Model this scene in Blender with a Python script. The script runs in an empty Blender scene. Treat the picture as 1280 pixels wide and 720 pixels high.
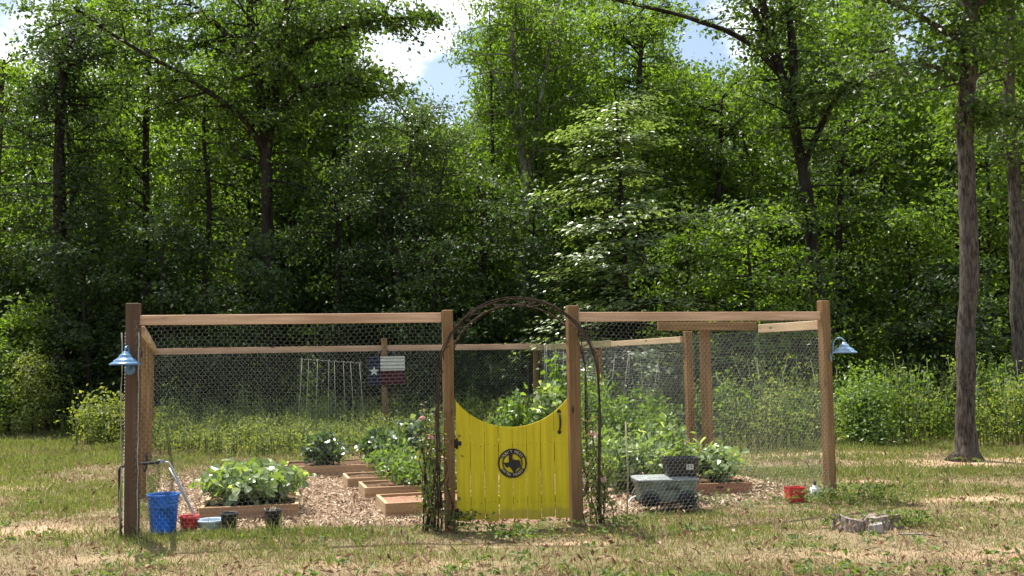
import bpy, math, random
import numpy as np
from mathutils import Vector, Matrix

R = math.radians
sc = bpy.context.scene
col = sc.collection
V = Vector

# ------------------------------------------------------------------ camera
EYE = 1.6
PITCH, ROLL, F = R(4.02), R(1.0), 1280.0
cd = bpy.data.cameras.new("camera")
cam = bpy.data.objects.new("camera", cd)
col.objects.link(cam)
cd.sensor_width = 36
cd.lens = 36.0
cd.clip_start = 0.1
cd.clip_end = 2000
cam.matrix_world = Matrix.Translation((0, 0, EYE)) @ Matrix.Rotation(R(90) + PITCH, 4, 'X') @ Matrix.Rotation(-ROLL, 4, 'Z')
sc.camera = cam

def at(u, v, d):
    """the point at distance d ahead that lies behind a spot of the photograph"""
    x, y = (u - 640) / F, (360 - v) / F
    x2 = x * math.cos(ROLL) + y * math.sin(ROLL)
    y2 = -x * math.sin(ROLL) + y * math.cos(ROLL)
    r = V((x2, math.cos(PITCH) - y2 * math.sin(PITCH), math.sin(PITCH) + y2 * math.cos(PITCH)))
    return V((0, 0, EYE)) + r * (d / r.y)

# ------------------------------------------------------------------ render / light
sc.render.engine = 'CYCLES'
cy = sc.cycles
cy.max_bounces = 6
cy.diffuse_bounces = 4
cy.glossy_bounces = 2
cy.transmission_bounces = 4
cy.transparent_max_bounces = 4
cy.caustics_reflective = False
cy.caustics_refractive = False
cy.use_denoising = True
try:
    cy.denoiser = 'OPENIMAGEDENOISE'
except Exception:
    pass
cy.use_adaptive_sampling = True
cy.adaptive_threshold = 0.02
vs = sc.view_settings
sc.display_settings.display_device = 'sRGB'
vs.view_transform = 'Standard'
vs.look = 'None'
vs.gamma = 1
vs.use_curve_mapping = False
vs.exposure = 0.98

SUN = V((-0.25, 0.32, 0.91)).normalized()      # towards the sun: high, beyond the trees, a little to the left
sl = bpy.data.lights.new("sun", 'SUN')
sl.energy = 4.6
sl.angle = R(0.53)
sl.color = (1.0, 0.955, 0.88)
so = bpy.data.objects.new("sun", sl)
col.objects.link(so)
so.rotation_euler = SUN.to_track_quat('Z', 'Y').to_euler()
so.location = (0, 0, 60)

w = bpy.data.worlds.new("World")
sc.world = w
w.use_nodes = True
nt = w.node_tree
nt.nodes.clear()
N = nt.nodes.new
sky = N('ShaderNodeTexSky')
sky.sky_type = 'NISHITA'
sky.sun_disc = False
sky.sun_elevation = math.asin(SUN.z)
sky.sun_rotation = math.atan2(SUN.x, SUN.y)
sky.air_density = 1.0
sky.dust_density = 2.5
tc = N('ShaderNodeTexCoord')
mp = N('ShaderNodeMapping')
mp.inputs['Scale'].default_value = (1.0, 1.0, 1.9)
mp.inputs['Location'].default_value = (0.35, 0.1, 0.62)
nz = N('ShaderNodeTexNoise')
nz.inputs['Scale'].default_value = 4.6
nz.inputs['Detail'].default_value = 8
nz.inputs['Roughness'].default_value = 0.55
cr = N('ShaderNodeValToRGB')
cr.color_ramp.elements[0].position = 0.49
cr.color_ramp.elements[1].position = 0.60
mx = N('ShaderNodeMix')
mx.data_type = 'RGBA'
mx.inputs['B'].default_value = (8.8, 9.0, 9.4, 1)
bg = N('ShaderNodeBackground')
bg.inputs['Strength'].default_value = 0.10
wo = N('ShaderNodeOutputWorld')
L = nt.links.new
L(tc.outputs['Generated'], mp.inputs['Vector'])
L(mp.outputs['Vector'], nz.inputs['Vector'])
L(nz.outputs['Fac'], cr.inputs['Fac'])
L(cr.outputs['Color'], mx.inputs['Factor'])
L(sky.outputs['Color'], mx.inputs['A'])
L(mx.outputs['Result'], bg.inputs['Color'])
L(bg.outputs['Background'], wo.inputs['Surface'])

# ------------------------------------------------------------------ materials
def new_mat(name):
    m = bpy.data.materials.new(name)
    m.use_nodes = True
    t = m.node_tree
    b = t.nodes['Principled BSDF']
    return m, t, b

def ramp(t, fac, stops):
    r = t.nodes.new('ShaderNodeValToRGB')
    e = r.color_ramp.elements
    while len(e) < len(stops):
        e.new(0.5)
    for k, (p, c) in enumerate(stops):
        e[k].position = p
        e[k].color = (*c, 1)
    t.links.new(fac, r.inputs['Fac'])
    return r.outputs['Color']

def noise(t, vec, scale, detail=4, rough=0.55, sc3=(1, 1, 1)):
    m = t.nodes.new('ShaderNodeMapping')
    m.inputs['Scale'].default_value = sc3
    t.links.new(vec, m.inputs['Vector'])
    n = t.nodes.new('ShaderNodeTexNoise')
    n.inputs['Scale'].default_value = scale
    n.inputs['Detail'].default_value = detail
    n.inputs['Roughness'].default_value = rough
    t.links.new(m.outputs['Vector'], n.inputs['Vector'])
    return n.outputs['Fac']

def mixc(t, fac, a, b, mode='MIX'):
    n = t.nodes.new('ShaderNodeMix')
    n.data_type = 'RGBA'
    n.blend_type = mode
    for s, v in (('Factor', fac), ('A', a), ('B', b)):
        if isinstance(v, (int, float)):
            n.inputs[s].default_value = v
        elif isinstance(v, tuple):
            n.inputs[s].default_value = (*v, 1)
        else:
            t.links.new(v, n.inputs[s])
    return n.outputs['Result']

def bump(t, b, h, strength=0.3, dist=0.01):
    n = t.nodes.new('ShaderNodeBump')
    n.inputs['Strength'].default_value = strength
    n.inputs['Distance'].default_value = dist
    t.links.new(h, n.inputs['Height'])
    t.links.new(n.outputs['Normal'], b.inputs['Normal'])

def objco(t):
    return t.nodes.new('ShaderNodeTexCoord').outputs['Object']

def wood(name, dark, light, rough=0.75, knots=True):
    """grain runs along the piece's own X"""
    m, t, b = new_mat(name)
    o = objco(t)
    oi = t.nodes.new('ShaderNodeObjectInfo')
    ad = t.nodes.new('ShaderNodeVectorMath')
    ad.operation = 'ADD'
    sc_ = t.nodes.new('ShaderNodeVectorMath')
    sc_.operation = 'SCALE'
    cb = t.nodes.new('ShaderNodeCombineXYZ')
    for k in range(3):
        t.links.new(oi.outputs['Random'], cb.inputs[k])
    t.links.new(cb.outputs[0], sc_.inputs[0])
    sc_.inputs['Scale'].default_value = 37.0
    t.links.new(o, ad.inputs[0])
    t.links.new(sc_.outputs[0], ad.inputs[1])
    vec = ad.outputs[0]
    g = noise(t, vec, 30, 5, 0.6, (0.05, 1, 1))
    c = ramp(t, g, [(0.3, dark), (0.68, light)])
    big = noise(t, vec, 2.2, 3, 0.5, (0.6, 1, 1))
    c = mixc(t, ramp(t, big, [(0.35, (0.0,) * 3), (0.7, (0.5,) * 3)]), c, tuple(0.62 * k for k in dark))
    if knots:
        vo = t.nodes.new('ShaderNodeTexVoronoi')
        vo.inputs['Scale'].default_value = 3.2
        mm = t.nodes.new('ShaderNodeMapping')
        mm.inputs['Scale'].default_value = (0.55, 1.6, 1.6)
        t.links.new(vec, mm.inputs['Vector'])
        t.links.new(mm.outputs['Vector'], vo.inputs['Vector'])
        k = ramp(t, vo.outputs['Distance'], [(0.05, (1,) * 3), (0.11, (0,) * 3)])
        c = mixc(t, k, c, tuple(0.22 * q for q in dark))
    t.links.new(c, b.inputs['Base Color'])
    b.inputs['Roughness'].default_value = rough
    b.inputs['Specular IOR Level'].default_value = 0.25
    bump(t, b, g, 0.35, 0.004)
    return m

def leafmat(name, c1, c2, trans=0.45, tint=(1.5, 1.7, 0.5), rough=0.42, spec=0.5, c3=None):
    m, t, b = new_mat(name)
    g = t.nodes.new('ShaderNodeNewGeometry')
    stops = [(0.0, c1), (0.75, c2)]
    stops.append((1.0, c3 if c3 else tuple(1.25 * k for k in c2)))
    c = ramp(t, g.outputs['Random Per Island'], stops)
    t.links.new(c, b.inputs['Base Color'])
    b.inputs['Roughness'].default_value = rough
    b.inputs['Specular IOR Level'].default_value = spec
    tr = t.nodes.new('ShaderNodeBsdfTranslucent')
    t.links.new(mixc(t, 1.0, c, tint, 'MULTIPLY'), tr.inputs['Color'])
    ms = t.nodes.new('ShaderNodeMixShader')
    ms.inputs['Fac'].default_value = trans
    t.links.new(b.outputs[0], ms.inputs[1])
    t.links.new(tr.outputs[0], ms.inputs[2])
    t.links.new(ms.outputs[0], t.nodes['Material Output'].inputs['Surface'])
    return m

def plain(name, c, rough=0.5, metal=0.0, var=0.25, spec=0.5, scale=14):
    m, t, b = new_mat(name)
    n = noise(t, objco(t), scale, 5, 0.65)
    t.links.new(ramp(t, n, [(0.3, tuple(k * (1 - var) for k in c)), (0.7, tuple(min(1, k * (1 + var * 0.4)) for k in c))]), b.inputs['Base Color'])
    b.inputs['Roughness'].default_value = rough
    b.inputs['Metallic'].default_value = metal
    b.inputs['Specular IOR Level'].default_value = spec
    return m

def barkmat(name, dark, light, sc_=7.0):
    m, t, b = new_mat(name)
    o = objco(t)
    n = noise(t, o, sc_, 8, 0.72, (1, 1, 0.22))
    n2 = noise(t, o, 1.3, 3, 0.5)
    c = ramp(t, n, [(0.40, dark), (0.60, light)])
    c = mixc(t, ramp(t, n2, [(0.45, (0,) * 3), (0.7, (0.55,) * 3)]), c, tuple(0.8 * k + 0.03 for k in light))
    t.links.new(c, b.inputs['Base Color'])
    b.inputs['Roughness'].default_value = 0.9
    b.inputs['Specular IOR Level'].default_value = 0.15
    bump(t, b, n, 1.0, 0.06)
    return m

M = {}
M['cedar'] = wood('rail cedar', (0.46, 0.27, 0.155), (0.74, 0.50, 0.33))
M['fresh'] = wood('fresh pine', (0.50, 0.36, 0.21), (0.66, 0.50, 0.32))
M['stained'] = wood('brown stained post', (0.16, 0.09, 0.038), (0.33, 0.20, 0.088))
M['darkpost'] = wood('dark stained post', (0.085, 0.05, 0.03), (0.15, 0.09, 0.055))
M['mossy'] = wood('mossy board', (0.17, 0.15, 0.07), (0.33, 0.28, 0.15))
M['bedwood'] = wood('bed board', (0.30, 0.175, 0.09), (0.52, 0.34, 0.19))
M['bedend'] = wood('bed end board', (0.42, 0.29, 0.16), (0.60, 0.44, 0.26))
M['redwood'] = wood('reddish bed board', (0.24, 0.115, 0.06), (0.42, 0.22, 0.125))
M['wire'] = plain('galvanised wire', (0.40, 0.41, 0.39), 0.55, 0.3, 0.2)
M['selvedge'] = plain('wire edge', (0.42, 0.38, 0.31), 0.7, 0.0, 0.4)
M['twig'] = barkmat('brown twigs', (0.04, 0.028, 0.021), (0.13, 0.09, 0.065), 30)
M['black_iron'] = plain('black iron', (0.022, 0.018, 0.016), 0.55, 0.3, 0.3)
M['blue_enamel'] = plain('blue enamel', (0.09, 0.21, 0.36), 0.28, 0.0, 0.25, 0.6)
M['pale_blue'] = plain('pale blue enamel', (0.20, 0.33, 0.45), 0.3, 0.0, 0.2, 0.6)
M['bucket_blue'] = plain('blue plastic', (0.015, 0.15, 0.58), 0.38, 0.0, 0.25, 0.5)
M['bucket_blue'] = leafmat('blue plastic', (0.03, 0.19, 0.52), (0.03, 0.19, 0.52), 0.38, (1.2, 1.5, 1.3), 0.42, 0.5, (0.03, 0.19, 0.52))
M['red_plastic'] = plain('red plastic', (0.58, 0.045, 0.04), 0.45, 0.0, 0.2)
M['tub_blue'] = plain('pale plastic', (0.50, 0.62, 0.70), 0.5, 0.0, 0.2)
M['white_plastic'] = plain('white plastic', (0.72, 0.72, 0.70), 0.55, 0.0, 0.15)
M['black_plastic'] = plain('black plastic', (0.018, 0.018, 0.02), 0.42, 0.0, 0.4)
M['cart_green'] = plain('grey green plastic', (0.15, 0.185, 0.15), 0.6, 0.0, 0.35, 0.4, 9)
M['cart_lid'] = plain('grey lid plastic', (0.27, 0.30, 0.29), 0.45, 0.0, 0.3, 0.4, 9)
M['letter'] = plain('dark lettering', (0.035, 0.045, 0.04), 0.6)
M['rubber'] = plain('black rubber', (0.02, 0.02, 0.02), 0.75)
M['soil'] = plain('dark soil', (0.13, 0.075, 0.045), 0.95, 0, 0.6, 0.1, 26)
M['soil_red'] = plain('reddish soil', (0.34, 0.19, 0.125), 0.95, 0, 0.5, 0.1, 30)
M['steel'] = plain('grey tube', (0.52, 0.53, 0.52), 0.4, 0.5, 0.2)
M['string'] = plain('white string', (0.5, 0.5, 0.46), 0.9)
M['flag_blue'] = plain('flag blue', (0.016, 0.020, 0.045), 0.6, 0.0, 0.4)
M['flag_red'] = plain('flag red', (0.085, 0.018, 0.026), 0.6, 0.0, 0.4)
M['flag_white'] = plain('flag white', (0.58, 0.58, 0.50), 0.6, 0.0, 0.25)
M['pink'] = leafmat('pink petals', (0.75, 0.42, 0.40), (0.85, 0.60, 0.56), 0.3, (1, 1, 1))
M['bamboo'] = plain('bamboo', (0.36, 0.30, 0.16), 0.6, 0.0, 0.3)
M['bark'] = barkmat('grey bark', (0.020, 0.016, 0.012), (0.155, 0.13, 0.105), 24)
M['bark_dark'] = barkmat('dark bark', (0.010, 0.008, 0.006), (0.042, 0.034, 0.027))
M['bark_pale'] = barkmat('pale bark', (0.10, 0.085, 0.07), (0.33, 0.30, 0.25))
M['stump'] = barkmat('weathered stump', (0.17, 0.12, 0.09), (0.55, 0.45, 0.37), 22)
M['stone'] = barkmat('grey stone', (0.25, 0.23, 0.20), (0.48, 0.45, 0.40), 10)

def yellow_paint():
    m, t, b = new_mat('yellow painted boards')
    o = objco(t)
    g = noise(t, o, 26, 5, 0.6, (1, 1, 0.05))
    d = noise(t, o, 5, 6, 0.7)
    c = ramp(t, g, [(0.3, (0.50, 0.395, 0.008)), (0.7, (0.68, 0.555, 0.014))])
    c = mixc(t, ramp(t, d, [(0.55, (0,) * 3), (0.8, (0.5,) * 3)]), c, (0.42, 0.36, 0.02))
    sx = t.nodes.new('ShaderNodeSeparateXYZ')
    t.links.new(o, sx.inputs[0])
    md = t.nodes.new('ShaderNodeMath')
    md.operation = 'MULTIPLY_ADD'
    t.links.new(d, md.inputs[0])
    md.inputs[1].default_value = -0.24
    t.links.new(sx.outputs['Z'], md.inputs[2])
    c = mixc(t, ramp(t, md.outputs[0], [(0.0, (0.4,) * 3), (0.05, (0.0,) * 3)]), c, (0.26, 0.19, 0.07))
    sp = noise(t, o, 45, 2, 0.5)
    c = mixc(t, ramp(t, sp, [(0.74, (0,) * 3), (0.78, (0.7,) * 3)]), c, (0.15, 0.10, 0.02))
    t.links.new(c, b.inputs['Base Color'])
    b.inputs['Roughness'].default_value = 0.5
    b.inputs['Specular IOR Level'].default_value = 0.3
    bump(t, b, g, 0.2, 0.004)
    return m
M['yellow'] = yellow_paint()

# foliage
M['oak'] = leafmat('oak leaves', (0.040, 0.072, 0.018), (0.085, 0.13, 0.030), 0.45, (1.9, 2.1, 0.5), 0.45, 0.4)
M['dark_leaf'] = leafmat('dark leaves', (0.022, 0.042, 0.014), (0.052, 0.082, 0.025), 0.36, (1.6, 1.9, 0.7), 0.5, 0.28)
M['bright'] = leafmat('bright leaves', (0.065, 0.115, 0.024), (0.125, 0.185, 0.040), 0.54, (1.9, 2.05, 0.5), 0.45, 0.38)
M['lime'] = leafmat('lime leaves', (0.10, 0.155, 0.028), (0.18, 0.25, 0.045), 0.5, (1.6, 1.6, 0.45), 0.45, 0.4)
M['olive'] = leafmat('olive leaves', (0.055, 0.088, 0.032), (0.11, 0.155, 0.06), 0.42, (1.6, 1.85, 0.6), 0.34, 0.6)
M['dogwood'] = leafmat('dogwood leaves', (0.11, 0.16, 0.06), (0.22, 0.28, 0.125), 0.38, (1.5, 1.7, 0.55), 0.30, 0.85, (0.36, 0.41, 0.25))
M['squash'] = leafmat('squash leaves', (0.14, 0.21, 0.075), (0.26, 0.34, 0.15), 0.40, (1.5, 1.6, 0.4), 0.32, 0.8, (0.52, 0.58, 0.42))
M['veg'] = leafmat('vegetable leaves', (0.09, 0.155, 0.036), (0.17, 0.25, 0.07), 0.45, (1.6, 1.7, 0.45), 0.42, 0.5)
M['vegdark'] = leafmat('dark vegetable leaves', (0.05, 0.09, 0.030), (0.10, 0.15, 0.06), 0.35, (1.5, 1.7, 0.45), 0.34, 0.7, (0.30, 0.36, 0.24))
M['weed'] = leafmat('weed leaves', (0.11, 0.16, 0.040), (0.22, 0.265, 0.078), 0.48, (1.7, 1.65, 0.45), 0.5, 0.35, (0.32, 0.34, 0.16))
M['lawnweed'] = leafmat('lawn weed leaves', (0.075, 0.115, 0.035), (0.15, 0.20, 0.06), 0.4, (1.4, 1.5, 0.5), 0.55, 0.3)
M['rose'] = leafmat('rose leaves', (0.09, 0.13, 0.04), (0.19, 0.23, 0.08), 0.4, (1.5, 1.6, 0.5), 0.4, 0.6, (0.26, 0.17, 0.08))
M['grass'] = leafmat('green grass', (0.12, 0.155, 0.045), (0.25, 0.27, 0.10), 0.35, (1.3, 1.4, 0.5), 0.55, 0.3)
M['straw'] = leafmat('dry grass', (0.22, 0.16, 0.10), (0.40, 0.305, 0.20), 0.25, (1.1, 1.05, 0.8), 0.7, 0.2, (0.38, 0.235, 0.16))
M['chips'] = leafmat('wood chips', (0.13, 0.085, 0.05), (0.52, 0.395, 0.265), 0.0, (1, 1, 1), 0.85, 0.15, (0.70, 0.57, 0.42))
M['litter'] = leafmat('dead leaves', (0.10, 0.055, 0.03), (0.34, 0.21, 0.13), 0.2, (1.1, 1, .8), 0.8, 0.2, (0.50, 0.37, 0.25))
M['stemgreen'] = plain('green stem', (0.10, 0.15, 0.045), 0.6)

# ------------------------------------------------------------------ mesh helpers
def link(o, parent=None):
    col.objects.link(o)
    if parent is not None:
        o.parent = parent
    return o

def tag(o, label=None, cat=None, group=None, kind=None):
    if label:
        o['label'] = label
    if cat:
        o['category'] = cat
    if group:
        o['group'] = group
    if kind:
        o['kind'] = kind
    return o

def thing(name, label, cat, loc=(0, 0, 0), rz=0.0, group=None):
    o = bpy.data.objects.new(name, None)
    o.empty_display_size = 0.1
    o.location = loc
    o.rotation_euler = (0, 0, rz)
    link(o)
    return tag(o, label, cat, group)

class MB:
    def __init__(s):
        s.v, s.f, s.m, s.sm = [], [], [], []
    def add(s, vs_, fs, mi=0, smooth=False):
        n = len(s.v)
        s.v += [tuple(p) for p in vs_]
        for f in fs:
            s.f.append([n + k for k in f])
            s.m.append(mi)
            s.sm.append(smooth)
    def box(s, c, d, mat=None, mi=0, bev=0.0):
        x, y, z = d[0] / 2, d[1] / 2, d[2] / 2
        pts, fs = [], []
        if bev <= 0:
            for sx in (-x, x):
                for sy in (-y, y):
                    for sz in (-z, z):
                        pts.append(V((sx, sy, sz)))
            fs = [(0, 1, 3, 2), (4, 6, 7, 5), (0, 4, 5, 1), (2, 3, 7, 6), (0, 2, 6, 4), (1, 5, 7, 3)]
        else:
            b = bev
            prof = [(-x + b, -y), (x - b, -y), (x, -y + b), (x, y - b), (x - b, y), (-x + b, y), (-x, y - b), (-x, -y + b)]
            ins = [(-x + b, -y + b), (x - b, -y + b), (x - b, -y + b), (x - b, y - b), (x - b, y - b), (-x + b, y - b), (-x + b, y - b), (-x + b, -y + b)]
            for zz, pr in ((-z, ins), (-z + b, prof), (z - b, prof), (z, ins)):
                pts += [V((p[0], p[1], zz)) for p in pr]
            for k in range(3):
                for j in range(8):
                    a, q = k * 8 + j, k * 8 + (j + 1) % 8
                    if k in (0, 2) and pts[a] == pts[q]:
                        fs.append((a, q + 8, a + 8))
                    elif k == 2 and (pts[a + 8] - pts[q + 8]).length < 1e-7:
                        fs.append((a, q, a + 8))
                    elif k == 0 and (pts[a] - pts[q]).length < 1e-7:
                        fs.append((a, q + 8, a + 8))
                    else:
                        fs.append((a, q, q + 8, a + 8))
            fs.append((6, 4, 2, 0))
            fs.append((24, 26, 28, 30))
        Mt = Matrix.Translation(c) if mat is None else Matrix.Translation(c) @ mat
        s.add([Mt @ p for p in pts], fs, mi)
    def tube(s, pts, rad, n=6, mi=0, cap=True, smooth=True):
        pts = [V(p) for p in pts]
        if isinstance(rad, (int, float)):
            rad = [rad] * len(pts)
        rings = []
        ref = None
        for i, p in enumerate(pts):
            d = (pts[min(i + 1, len(pts) - 1)] - pts[max(i - 1, 0)])
            if d.length < 1e-9:
                d = V((0, 0, 1))
            d.normalize()
            if ref is None:
                ref = V((0, 1, 0)) if abs(d.y) < 0.9 else V((1, 0, 0))
            a = (ref - d * ref.dot(d)).normalized()
            ref = a
            b = d.cross(a)
            rings.append([p + (a * math.cos(2 * math.pi * k / n) + b * math.sin(2 * math.pi * k / n)) * rad[i] for k in range(n)])
        vv = [q for r in rings for q in r]
        fs = []
        for i in range(len(pts) - 1):
            for k in range(n):
                a, b2 = i * n + k, i * n + (k + 1) % n
                fs.append((a, b2, b2 + n, a + n))
        if cap:
            fs.append(tuple(range(n - 1, -1, -1)))
            fs.append(tuple((len(pts) - 1) * n + k for k in range(n)))
        s.add(vv, fs, mi, smooth)
    def lathe(s, prof, n=24, c=(0, 0, 0), mi=0, mat=None, smooth=True):
        """prof: (radius, z) from start to end"""
        Mt = Matrix.Translation(c) if mat is None else Matrix.Translation(c) @ mat
        vv, fs = [], []
        for r, z in prof:
            r = max(r, 1e-4)
            for k in range(n):
                a = 2 * math.pi * k / n
                vv.append(Mt @ V((r * math.cos(a), r * math.sin(a), z)))
        for i in range(len(prof) - 1):
            for k in range(n):
                a, b2 = i * n + k, i * n + (k + 1) % n
                fs.append((a, b2, b2 + n, a + n))
        s.add(vv, fs, mi, smooth)
    def prism(s, poly, t, mat=None, mi=0):
        """poly in (x,z), thickness t along y centred on 0"""
        n = len(poly)
        Mt = mat or Matrix.Identity(4)
        vv = [Mt @ V((p[0], -t / 2, p[1])) for p in poly] + [Mt @ V((p[0], t / 2, p[1])) for p in poly]
        fs = [tuple(range(n)), tuple(range(2 * n - 1, n - 1, -1))]
        for k in range(n):
            fs.append((k, k + n, (k + 1) % n + n, (k + 1) % n))
        s.add(vv, fs, mi)
    def build(s, name, mats, parent=None, loc=None, rot=None):
        me = bpy.data.meshes.new(name)
        me.from_pydata(s.v, [], s.f)
        for m in (mats if isinstance(mats, (list, tuple)) else [mats]):
            me.materials.append(m)
        me.polygons.foreach_set('material_index', s.m)
        me.polygons.foreach_set('use_smooth', s.sm)
        me.update()
        o = bpy.data.objects.new(name, me)
        if loc is not None:
            o.location = loc
        if rot is not None:
            o.rotation_euler = rot
        return link(o, parent)

def np_mesh(name, verts, faces, mats, mat_idx=None, parent=None, smooth=False):
    """verts (N,3), faces (M,k) all of k corners"""
    verts = np.asarray(verts, np.float32)
    faces = np.asarray(faces, np.int32)
    m_, k = faces.shape
    me = bpy.data.meshes.new(name)
    me.vertices.add(len(verts))
    me.vertices.foreach_set('co', verts.ravel())
    me.loops.add(m_ * k)
    me.loops.foreach_set('vertex_index', faces.ravel())
    me.polygons.add(m_)
    me.polygons.foreach_set('loop_start', np.arange(0, m_ * k, k, dtype=np.int32))
    me.polygons.foreach_set('loop_total', np.full(m_, k, np.int32))
    for q in (mats if isinstance(mats, (list, tuple)) else [mats]):
        me.materials.append(q)
    if mat_idx is not None:
        me.polygons.foreach_set('material_index', np.asarray(mat_idx, np.int32))
    me.polygons.foreach_set('use_smooth', np.full(m_, smooth, bool))
    me.update(calc_edges=True)
    o = bpy.data.objects.new(name, me)
    return link(o, parent)

def unit(a):
    return a / np.maximum(np.linalg.norm(a, axis=1, keepdims=True), 1e-9)

def leaves(rng, C, size, up=0.7, aspect=0.55, fold=0.12, big=False, tdir=None, jit=0.35, droop=0.0, axis=None, outw=0.0):
    """one folded leaf per centre; returns verts, quads"""
    C = np.asarray(C, float)
    n = len(C)
    nn = rng.normal(size=(n, 3)) * (1 - up) + np.array([0, 0, up])
    if axis is not None:
        o2 = np.stack([C[:, 0] - axis[0], C[:, 1] - axis[1], np.zeros(n)], 1)
        nn = nn + outw * unit(o2)
    nn = unit(nn)
    t = rng.normal(size=(n, 3)) if tdir is None else tdir + rng.normal(size=(n, 3)) * 0.5
    t = unit(t - nn * (t * nn).sum(1, keepdims=True))
    b = np.cross(nn, t)
    ln = (size * (1 + jit * rng.uniform(-1, 1, n)))[:, None]
    wd = ln * aspect
    td = t - np.array([0, 0, 1.0]) * droop
    if not big:
        v = np.stack([C - t * ln * .5, C - b * wd * .5 + nn * ln * fold - t * ln * .06, C + td * ln * .5, C + b * wd * .5 + nn * ln * fold - t * ln * .06], 1)
        f = np.arange(4 * n).reshape(n, 4)
        return v.reshape(-1, 3), f
    base, tip = C - t * ln * .45, C + td * ln * .55 - nn * ln * .08
    r1 = C - b * wd * .52 - t * ln * .22 + nn * ln * fold
    r2 = C - b * wd * .40 + td * ln * .24 + nn * ln * fold * .6
    l1 = C + b * wd * .52 - t * ln * .22 + nn * ln * fold
    l2 = C + b * wd * .40 + td * ln * .24 + nn * ln * fold * .6
    v = np.stack([base, r1, r2, tip, l2, l1], 1).reshape(-1, 3)
    k = np.arange(n)[:, None] * 6
    f = np.concatenate([k + np.array([[0, 1, 2, 3]]), k + np.array([[0, 3, 4, 5]])], 0)
    return v, f

def vnoise(x, y, scale, seed=0):
    """smooth value noise, 0..1"""
    rg = np.random.default_rng(seed)
    T = rg.random((128, 128))
    x, y = np.asarray(x) / scale + 500, np.asarray(y) / scale + 500
    xi, yi = np.floor(x).astype(int), np.floor(y).astype(int)
    fx, fy = x - xi, y - yi
    fx, fy = fx * fx * (3 - 2 * fx), fy * fy * (3 - 2 * fy)
    g = lambda a, b: T[a % 128, b % 128]
    return (g(xi, yi) * (1 - fx) + g(xi + 1, yi) * fx) * (1 - fy) + (g(xi, yi + 1) * (1 - fx) + g(xi + 1, yi + 1) * fx) * fy

def beam(name, p0, p1, wd, ht, mat, parent, bev=0.004, roll=0.0):
    """a squared timber from p0 to p1; wd is across (horizontal), ht upright; own X along its length"""
    p0, p1 = V(p0), V(p1)
    d = p1 - p0
    x = d.normalized()
    upv = V((0, 0, 1)) if abs(x.z) < 0.95 else V((math.sin(roll), -math.cos(roll), 0))
    y = upv.cross(x).normalized()
    z = x.cross(y)
    b = MB()
    b.box((0, 0, 0), (d.length, wd, ht), bev=bev)
    o = b.build(name, mat, parent)
    mw = Matrix(((x.x, y.x, z.x, 0), (x.y, y.y, z.y, 0), (x.z, y.z, z.z, 0), (0, 0, 0, 1)))
    o.matrix_local = Matrix.Translation((p0 + p1) / 2) @ mw
    return o

# ------------------------------------------------------------------ garden plan (metres)
FL, GL, GR, FR = V((-3.60, 9.72, 0)), V((-0.64, 10.06, 0)), V((0.595, 10.21, 0)), V((3.53, 11.62, 0))
L1, L2, L3 = V((-4.66, 12.9, 0)), V((-6.10, 17.2, 0)), V((-7.30, 20.7, 0))
PB, BR = V((-2.79, 22.2, 0)), V((0.50, 22.85, 0))
PM, PR = V((1.57, 18.9, 0)), V((2.60, 15.25, 0))
JT = V((3.13, 13.05, 0))
PT = V((2.43, 12.99, 0))
GA = R(15)                       # the garden's turn
gx, gy = V((math.cos(GA), math.sin(GA), 0)), V((-math.sin(GA), math.cos(GA), 0))

DIRT = [(0.5, 9.22, 0.42, 0.16, 1.0), (-4.7, 10.2, 0.9, 0.42, 0.9), (-5.9, 10.6, 1.0, 0.5, 0.7), (-3.3, 8.75, 0.9, 0.25, 0.55), (5.2, 11.3, 0.9, 0.35, 0.8), (4.4, 13.0, 0.7, 0.3, 0.6),
        (6.9, 15.2, 1.7, 0.7, 0.9), (5.0, 16.8, 2.2, 0.6, 0.7), (8.4, 15.6, 1.6, 0.5, 0.9), (2.7, 8.5, 1.0, 0.35, 0.55), (4.2, 8.4, 0.9, 0.4, 0.6), (-1.0, 8.3, 1.4, 0.3, 0.45), (-7.5, 14.0, 1.6, 0.8, 0.5), (1.9, 16.9, 1.1, .5, .5)]
GREEN = [(-3.0, 9.62, 1.5, 0.24, 1.0), (-4.2, 9.9, 0.5, 0.5, 0.7), (-1.9, 9.8, 1.0, 0.22, 0.9), (0.3, 9.65, 1.0, 0.2, 0.6), (3.7, 11.0, 0.9, 0.5, 0.6), (-5.2, 11.8, 0.9, 0.7, 0.6), (5.0, 13.8, 3.0, 0.7, 0.8), (1.6, 10.55, 0.9, 0.3, 0.8), (-1.5, 9.6, 0.9, .25, .7)]

def blob(x, y, lst):
    m = np.zeros_like(x)
    for (cx, cy_, sx, sy, a) in lst:
        m = np.maximum(m, a * np.exp(-(((x - cx) / sx) ** 2 + ((y - cy_) / sy) ** 2)))
    return m

MULCH = [(-3.45, 10.02), (-2.5, 10.12), (-0.75, 10.22), (0.45, 10.32), (1.2, 10.62), (2.5, 11.25), (3.35, 11.80), (2.95, 13.3), (2.45, 15.0), (-5.0, 14.6), (-4.45, 12.9)]
def in_poly(x, y, poly):
    ins = np.zeros(x.shape, bool)
    n = len(poly)
    for i in range(n):
        (x0, y0), (x1, y1) = poly[i], poly[(i + 1) % n]
        c = ((y0 > y) != (y1 > y)) & (x < (x1 - x0) * (y - y0) / (y1 - y0 + 1e-12) + x0)
        ins ^= c
    return ins

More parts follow.
